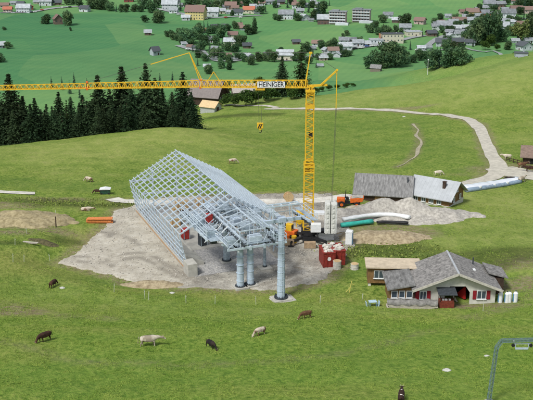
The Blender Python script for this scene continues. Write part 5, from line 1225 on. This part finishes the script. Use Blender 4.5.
# zone: (name, [(px, base py, width px, wall, roof, rz)])
zones = {
 'top left corner of the photo': [(5,8,8,'p','b',5),(14,5,6,'w','g',8),(21,6,7,'w','d',-10),(29,9.5,8,'r','r',-70),(37,4,6,'c','g',5),(46,5.5,12,'w','w',2),(58,5,7,'b','d',12),(24,12.5,13,'w','w',0),(8,12,8,'p','o',4)],
 'village edge above the big meadow': [(85,11.5,9,'w','d',-15),(77,3,5,'b','b',0),(129,2,9,'r','b',0),(145,3,6,'w','g',10),(158,3,7,'w','w',-8),(170,9.5,15,'w','w',-3),(163,4,6,'g','g',9),(176,4,7,'w','d',15),(182,7,6,'w','g',-10)],
 'upper village street': [(192,6,7,'w','g',6),(200,9,6,'g','b',-8),(208,7,6,'w','g',5),(226,9,6,'w','g',-10),(235,10,7,'p','b',6),(259,9,6,'w','g',8),(262,5,6,'w','b',-4),(276,7,6,'w','g',5),(292,4,7,'g','b',7),(308,7,6,'w','g',-7),(174,13,8,'w','g',-12),(186,20,8,'w','w',0),(183,7,6,'g','g',12),(205,3,7,'w','b',-8),(212,16,13,'w','w',-4),(220,6,8,'w','g',8),(221,13.5,8,'c','w',10),(231,9,11,'b','b',-5),(238,15,9,'w','d',8),(229,14,6,'w','w',2),(253,8,6,'w','w',5),(249,13.5,11,'c','o',-4),(257,14,5,'w','g',3),(243,6,7,'g','b',-8),(270,4,8,'g','g',6),(281,4,7,'b','d',5),(297,8,9,'w','b',-10),(286,19,14,'w','g',-6),(300,13,7,'g','g',5),(304,20,9,'w','w',-60),(317,6,6,'p','g',5),(313,3,5,'w','w',0),(311,21.5,5,'w','g',0),(318,12,6,'g','w',12),(334,23,8,'w','w',-4)],
 'wooded hamlet in mid valley': [(184,45,5,'w','g',20),(190,48,5,'w','b',-15),(195,49,5,'w','d',10),(204,32,6,'c','o',-30),(215,29,7,'b','d',15),(225,28,6,'g','d',-10),(209,42,9,'w','g',5),(233,37.5,9,'c','b',-4),(230,45,11,'c','w',-8),(238,28,8,'b','b',8),(244,30,7,'g','b',0),(247,48,8,'b','d',5),(215,50,6,'g','g',-20),(228,57,6,'w','b',10),(250,58,7,'w','w',-65),(214,60,6,'w','g',8),(207,68,6,'w','w',4),(235,60,6,'w','g',-10),(243,57,6,'c','w',20)],
 'row of houses below the apartment blocks': [(317,46,9,'w','b',-10),(312,50,6,'g','g',10),(326,52,7,'w','w',-60),(333,53.5,10,'w','b',6),(344,43,9,'w','g',-6),(352,42,7,'p','g',8),(345,50,12,'w','w',8),(358,46,10,'w','g',-3),(337,57,8,'w','w',70),(269,58,9,'g','g',-8),(285,60,16,'c','w',-3),(323,60,8,'p','w',10),(296,44,7,'b','d',8),(366,46,8,'w','w',2),(320,67,5,'w','g',0)],
 'slope beside the school': [(388,18,9,'w','g',-10),(396,22.5,8,'b','w',-5),(420,24,10,'p','b',-30),(405,31,11,'g','g',-5),(431,36,9,'b','d',12),(436,29,8,'w','g',-6),(421,50,7,'w','w',0),(428,49,6,'w','g',5)],
 'village street at upper right': [(441,24,6,'w','b',5),(449,34,7,'w','g',-12),(464,42,8,'g','w',6),(474,37,7,'w','g',15),(466,19,7,'w','g',-6),(455,21,6,'c','b',9),(505,24,8,'w','g',-8),(521,27,9,'g','b',5),(512,24,7,'w','w',12),(495,12,7,'c','b',-5),(505,12,7,'w','g',6),(523,4,8,'g','d',-5),(531,5,8,'w','b',3),(484,10,7,'w','g',0),(478,11,6,'p','g',6),(444,30,14,'w','g',-8),(437,27,8,'g','g',10),(453,25,9,'w','g',5),(461,23,9,'g','b',-6),(470,23,9,'w','g',10),(451,37,6,'w','w',-65),(460,37,11,'w','g',4),(456,31,9,'g','w',-8),(442,46,12,'g','d',-12),(457,45,11,'b','d',8),(470,45,9,'g','d',-4),(448,18,6,'w','g',0),(463,14,7,'p','b',8),(472,16,12,'y','b',-6),(486,17,11,'o','g',6),(489,7.5,11,'g','g',-4),(500,7,9,'b','g',8),(508,17.5,13,'w','g',-3),(499,16,6,'c','w',2),(516,13,11,'p','b',-5),(528,13,10,'p','b',8),(515,3.5,8,'w','b',-4),(501,31,14,'g','w',-5),(515,31,8,'w','g',8),(515,43,7,'w','w',0),(478,18,7,'g','g',12),(528,43,8,'w','g',10),(466,30,8,'w','w',-10),(480,29,8,'g','g',6)],
}
def ordn(i): return ['leftmost','second','third','fourth','fifth','sixth','seventh','eighth','ninth','tenth','eleventh','twelfth','thirteenth','fourteenth','fifteenth','sixteenth','seventeenth','eighteenth'][i]
for zn, hs in zones.items():
    kinds = {}
    for h in sorted(hs): kinds.setdefault((h[3],h[4]), []).append(h)
    for (wl, rf_), L_ in kinds.items():
        for i, h in enumerate(L_):
            b_ = '%s walled house with %s roof' % (WN[wl], RN[rf_])
            if len(L_) == 1: lb = 'only %s, %s' % (b_, zn)
            else: lb = '%s %s, %s%s' % (b_, '', 'leftmost' if i == 0 else ordn(i)+' from left', ', '+zn)
            vhouse(h[0], h[1], h[2], wl, rf_, lb.replace('  ',' ').replace(' ,',','), rz=h[5])
# landmarks
vhouse(196,19,19,'y','b','big yellow farmhouse with a broad red-brown roof, upper village street',hpx=13,rz=-12,dep=14)
vhouse(325,24,15,'b','w','wide brown house with pale roof just below the left apartment block',hpx=9,rz=-3)
vhouse(58,24,8,'b','b','brown farmhouse standing between two round trees in the upper left meadow',hpx=9,rz=-60)
vhouse(148,35,6.5,'b','w','small hay barn with a pale roof alone on the big meadow',hpx=5,rz=5,name='hay_barn',cat='barn')
vhouse(155,55,8,'g','d','small hay barn with a dark side, lower of two on the big meadow',hpx=8,rz=40,name='hay_barn',cat='barn')
vhouse(2,48,6,'g','w','grey hay barn beside a dark bush at the left photo edge',hpx=6,rz=25,name='hay_barn',cat='barn')
vhouse(413,36,15,'c','w','long flat-roofed cream hall right of the school',hpx=5,rz=6,flat=True,name='flat_hall',cat='hall')
vhouse(376,43,13,'w','w','low flat white annex left of the school',hpx=4,rz=3,flat=True,name='flat_annex',cat='hall')
sc = vhouse(392,42,21,'c','d','long school building with an orange end wall under dark flat roof',hpx=9,rz=4,flat=True,name='school_building',cat='school')
m = MB(); m.box((-11.9,0,4),(.3,8,8)); m.build('end_wall', W_['o'], sc)
for px, w_, lb in ((338,18,'left one of two big grey apartment blocks on the far slope'),(361.5,19,'right one of two big grey apartment blocks on the far slope')):
    p = gp(px, 24 if px < 350 else 22, True); s = scl(p); L_ = w_/s; t = thing('apartment_block', lb, 'apartment block', p, R(-14))
    m = MB(); m.box((0,0,6),(L_*.92,10,14)); m.build('wall', W_['p'], t); m = MB(); m.box((0,0,13.3),(L_,11.5,.6)); m.box((-L_*.15,0,14.2),(L_*.4,6,1.4)); m.build('roof', RF['g'], t)
    for f in range(4):
        m = MB(); m.box((0,-5.9,1.7+f*3),(L_*.9,1.7,.35)); m.box((0,-6.6,2.3+f*3),(L_*.9,.12,.9)); m.build('balcony', W_['w'], t)
        for i in range(6): part('window', win_me, t, (-L_*.38+i*L_*.15,-5.05,3.0+f*3), scale=(1.5,1,1.3))
    m = MB(); m.box((L_*.3,-9,.8),(L_*.7,5,3)); m.build('terrace', W_['w'], t)
# white roofed house by the road with its solar shelter
vhouse(524,50,13,'w','d','white house with a dark arched gable by the road at right edge',hpx=8,rz=-62)
vhouse(521,56,12,'g','d','low dark-roofed carport beside the road at right edge',hpx=3.5,rz=-8,flat=True,name='carport',cat='carport')
# roads and car parks of the valley
strip('valley_road', [(425,52,5),(440,50.5),(462,48),(470,50),(485,52.5),(500,54),(520,57),(545,60)], 3.6, M_asphalt, lift=.6, nw=5, step=5, jit=.1, far=True)
strip('valley_road', [(150,8),(175,13),(205,18),(235,17),(262,16)], 6, M_asphalt, lift=.7, nw=5, step=8, jit=.1, far=True)
strip('valley_road', [(178,46,8),(192,50,10),(200,51,8),(207,57,7),(222,62,7),(245,60,7),(262,57,6),(285,61,6),(310,57,6),(345,50,8),(370,46,9),(385,44,7),(425,36,5)], 6, M_asphalt, lift=.7, nw=5, step=8, jit=.15, far=True)
strip('valley_road', [(0,13),(30,12.5),(60,8),(95,6)], 7, M_asphalt, lift=.7, nw=5, step=8, jit=.1, far=True)
strip('valley_road', [(425,48),(440,38,6),(455,33),(470,28),(490,20),(520,19),(545,18)], 6, M_asphalt, lift=.7, nw=5, step=8, jit=.1, far=True)
# parked cars
cb1 = MB(); cb1.prism([(-2.1,.35),(2.1,.35),(2.1,.85),(1.2,.95),(.7,1.45),(-1.1,1.45),(-1.8,.95),(-2.1,.9)], 'y', -.85, .85); 
cw_ = MB(); cw_.tube((0,-.12,0),(0,.12,0),.34,n=10); cwm = cw_.mesh('wheel', M_black); cg = MB(); cg.box((-.2,0,1.22),(1.5,1.74,.34)); cgm = cg.mesh('windows', M_glass)
cms = {}
for nm, c in (('white',(.7,.7,.7)),('silver',(.45,.47,.5)),('red',(.4,.04,.03)),('blue',(.05,.1,.3)),('dark',(.04,.04,.05))): cms[nm] = cb1.mesh('body', mat('car_'+nm, c, .3, spec=.6, var=.02))
cars = [(x, y, c) for x, y, c in ((8,13.5,'white'),(13,14,'silver'),(35,13,'white'),(42,11,'red'),(62,8.5,'white'),(70,8,'dark'),(161,11,'white'),(178,15.5,'silver'),(206,19.5,'white'),(226,18.5,'red'),(241,18.5,'white'),(188,50.5,'white'),(199,52,'dark'),(255,60,'white'),(262,58.5,'silver'),(340,51.5,'red'),(350,50.5,'white'),(355,49.5,'dark'),(361,49,'white'),(367,47.5,'blue'),(372,47,'white'),(417,51.5,'white'),(424,52,'silver'),(448,39.5,'white'),(464,32.5,'red'),(500,22,'white'),(517,21.5,'dark'),(463,49.5,'red'))]
for c in cms:
    L_ = sorted([q for q in cars if q[2] == c])
    for i, (x, y, _) in enumerate(L_):
        p = gp(x, y, True); t = thing('parked_car', '%s car parked in the valley village, %s from the left of that colour' % (c, ordn(i) if i else 'first'), 'car', p+Vector((0,0,.7)), R(random.uniform(-30,30)), 'cars parked in the valley village')
        part('body', cms[c], t); part('windows', cgm, t)
        for a in (-1.3,1.3):
            for b_ in (-.8,.8): part('wheel', cwm, t, (a,b_,.34))
# ---- trees of the valley; alike ones share label and group, the large ones are named singly
single = [(47,24,9.5,'fleaf','round dark tree at the left side of the brown meadow farmhouse',1.1),(69,25.5,15,'fleaf','tall dark tree right of the brown meadow farmhouse',.85),(4.5,30,3.5,'fleaf','tiny bush alone on the far left of the upper meadow',1.2),(70.5,31,4,'fleaf','small tree below the tall tree in the upper left meadow',.8),
 (7,49,7,'fleaf','dark bush right of the grey hay barn at left edge',1.1),(1,62,9,'fleaf','dark bushy tree at the left photo edge, below the grey hay barn',1.2),(144,22.5,7,'fleaf','small round tree left of the large tree above the hay barns',1.1),(159,23,13,'fleaf','large dark tree at the upper right of the big meadow',1.15),(151,13,12,'fleaf','dark tree just above left of the large meadow tree',1.1),
 (192,44,17,'fleaf','largest round tree at the left of the wooded hamlet',1.0),(204,33,12,'fcon','pointed conifer at the top left of the wooded hamlet',.9),(241,28,9,'fcon','small pointed conifer at the top right of the wooded hamlet',.9),(254.5,33,15,'fleaf','tall narrow poplar at the right end of the wooded hamlet',.42),
 (318,22,20,'fcon','big dark conifer left of the wide brown house',1.2),(405,27,14,'fleaf','large dark round tree alone above the grey house by the school',1.0),(383,23,9,'fleaf','small dark tree left of the white house above the school',1.0),(422,36,8,'fcon','dark conifer at the right end of the long cream hall',1.0),(410,50,9,'fcon','single conifer on the slope below the long cream hall',1.1),
 (387,67,25,'fleaf','biggest bright round tree in the row below the school',.95),(373,69,15,'fleaf','dark tree at the left end of the row below the school',1.1),(477,45,26,'fleaf','tall dark tree, left one of the big group at upper right',.75),(485,44,32,'fleaf','tallest dark tree of the big group at upper right',.7),(494,42,30,'fleaf','tall dark tree, right one of the big group at upper right',.62),
 (502,42,14,'fleaf','dark round tree right of the big group at upper right',1.0),(517,42,22,'olive','large olive-green tree with broad crown at upper right',.8),(531,40,22,'fleaf','dark tree cut by the right photo edge',.9),(491,46,11,'leaf','fresh green small tree at the foot of the big tree group',1.0),(485,50,9,'leaf','small light green tree by the valley road under the big group',.9),(497,51,7,'leaf','second small light green tree by the valley road, further right',1.0),(508,50,9,'fleaf','dark bush by the valley road left of the white gabled house',1.1),(524,12,13,'fcon','dark conifer among pink houses in the upper right corner',1.0),
 (269,58,9,'fleaf','pale blue-green tree left of the long tan building',1.2),(293,61,9,'fleaf','dark tree in front of the long tan building',.9),(301,60,11,'fleaf','dark tree right of the long tan building',1.0),(262,14,8,'fleaf','dark tree right of the orange-roofed house',1.3)]
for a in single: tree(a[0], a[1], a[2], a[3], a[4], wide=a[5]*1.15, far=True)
groups = {
 'dark tree in the copse between apartment blocks and school': ('trees of the copse above the school', 'fleaf', [(372,33,9),(378,35,9),(384,35,9),(390,34,8),(396,33,7),(375,28,7),(368,30,6),(401,34,6)]),
 'green tree in the row below the school, at the near slope edge': ('row of trees on the near slope edge', 'fleaf', [(380,68,17),(396,66,17),(405,64,11),(412,63,10),(419,61,12),(424,59,9),(433,69,20),(440,68,18),(446,68,17),(452,66,18),(458,66,16),(437,62,14),(428,68,14),(400,60,12)]),
 'dark tree or bush growing in the wooded hamlet in mid valley': ('trees of the wooded hamlet', 'fleaf', [(176,40,8),(181,44,8),(187,37,9),(199,39,12),(203,45,12),(198,30,8),(211,34,8),(218,33,9),(222,38,12),(216,45,10),(222,49,11),(239,46,13),(228,51,10),(210,55,12),(216,60,12),(205,61,9),(222,60,10),(229,63,10),(238,60,9),(247,35,9),(252,34,7),(234,29,7),(229,31,7),(208,28,7),(244,62,9),(199,58,8),(193,52,7),(221,68,9),(230,70,8),(198,66,10),(208,74,10),(236,52,9),(245,43,7),(203,51,9),(179,36,7),(251,65,10),(258,61,9)]),
 'dark tree standing in the gaps of the upper village street': ('trees of the upper village street', 'fleaf', [(181,11,10),(190,8,11),(197,6,9),(203,12,8),(208,9,10),(216,9,8),(224,7,9),(227,4,8),(236,7,9),(247,6,9),(262,5,8),(275,8,8),(288,8,9),(294,17,10),(298,21,7),(309,13,12),(291,5,7),(303,8,8),(279,21,6),(275,20,6),(314,20,10),(323,14,12),(240,4,8),(255,4,9),(329,6,7),(266,12,7),(233,16,6),(311,8,8)]),
 'dark tree along the village edge above the big meadow': ('trees above the big meadow', 'fleaf', [(66,5,9),(73,4,8),(92,9,12),(97,9,11),(102,10,12),(107,10,10),(112,11,9),(117,12,7),(122,12,8),(127,12,7),(134,12,8),(140,12,7),(145,9,11),(156,8,11),(163,6,8),(52,5,7),(169,4,10),(90,4,8),(79,7,8),(40,8,5),(173,40,8),(170,37,7),(178,41,7)]),
 'dark tree among the houses below the apartment blocks': ('trees below the apartment blocks', 'fleaf', [(308,52,9),(313,57,9),(321,49,9),(329,48,8),(336,47,9),(339,52,7),(351,56,6),(344,57,7),(330,60,8),(318,60,7),(360,42,6),(343,38,5),(274,62,10),(281,56,8),(264,61,8),(309,64,8),(316,68,7),(346,36,5)]),
 'dark tree among the houses of the upper right street': ('trees of the upper right street', 'fleaf', [(441,33,7),(446,27,6),(452,33,7),(459,29,7),(463,39,7),(473,40,9),(467,33,6),(476,25,8),(470,20,7),(483,24,8),(489,14,6),(496,19,8),(503,17,7),(507,28,8),(512,36,9),(525,34,10),(529,30,9),(518,24,8),(513,16,7),(521,15,7),(526,6,8),(505,5,7),(492,3,6),(481,14,6),(453,49,8),(461,52,9),(446,51,8),(465,24,5),(436,35,6),(434,24,6),(447,43,7),(449,47,8),(464,42,8),(438,38,6),(440,20,7),(457,20,6),(466,17,6),(455,28,6),(474,30,9),(468,38,8),(480,12,7),(493,12,8),(505,11,8),(520,8,9),(509,22,8),(523,20,9),(531,22,10),(497,26,9),(520,40,8),(473,47,7),(508,33,8),(496,5,7),(510,3,6),(532,6,8),(481,21,7),(448,32,6),(444,36,5)]),
 'dark conifer behind the spruce belt, seen through its gaps': ('conifers beyond the spruce belt', 'fcon', [(52,88,10),(62,90,12),(75,86,13),(88,90,12),(100,92,12),(125,96,12),(160,88,13),(172,84,12),(70,94,12),(80,98,12)]),
}
for lb, (g_, kd, L_) in groups.items():
    for px, py, h in L_:
        kk = 'fcon' if (kd == 'fleaf' and random.random() < .12) else kd
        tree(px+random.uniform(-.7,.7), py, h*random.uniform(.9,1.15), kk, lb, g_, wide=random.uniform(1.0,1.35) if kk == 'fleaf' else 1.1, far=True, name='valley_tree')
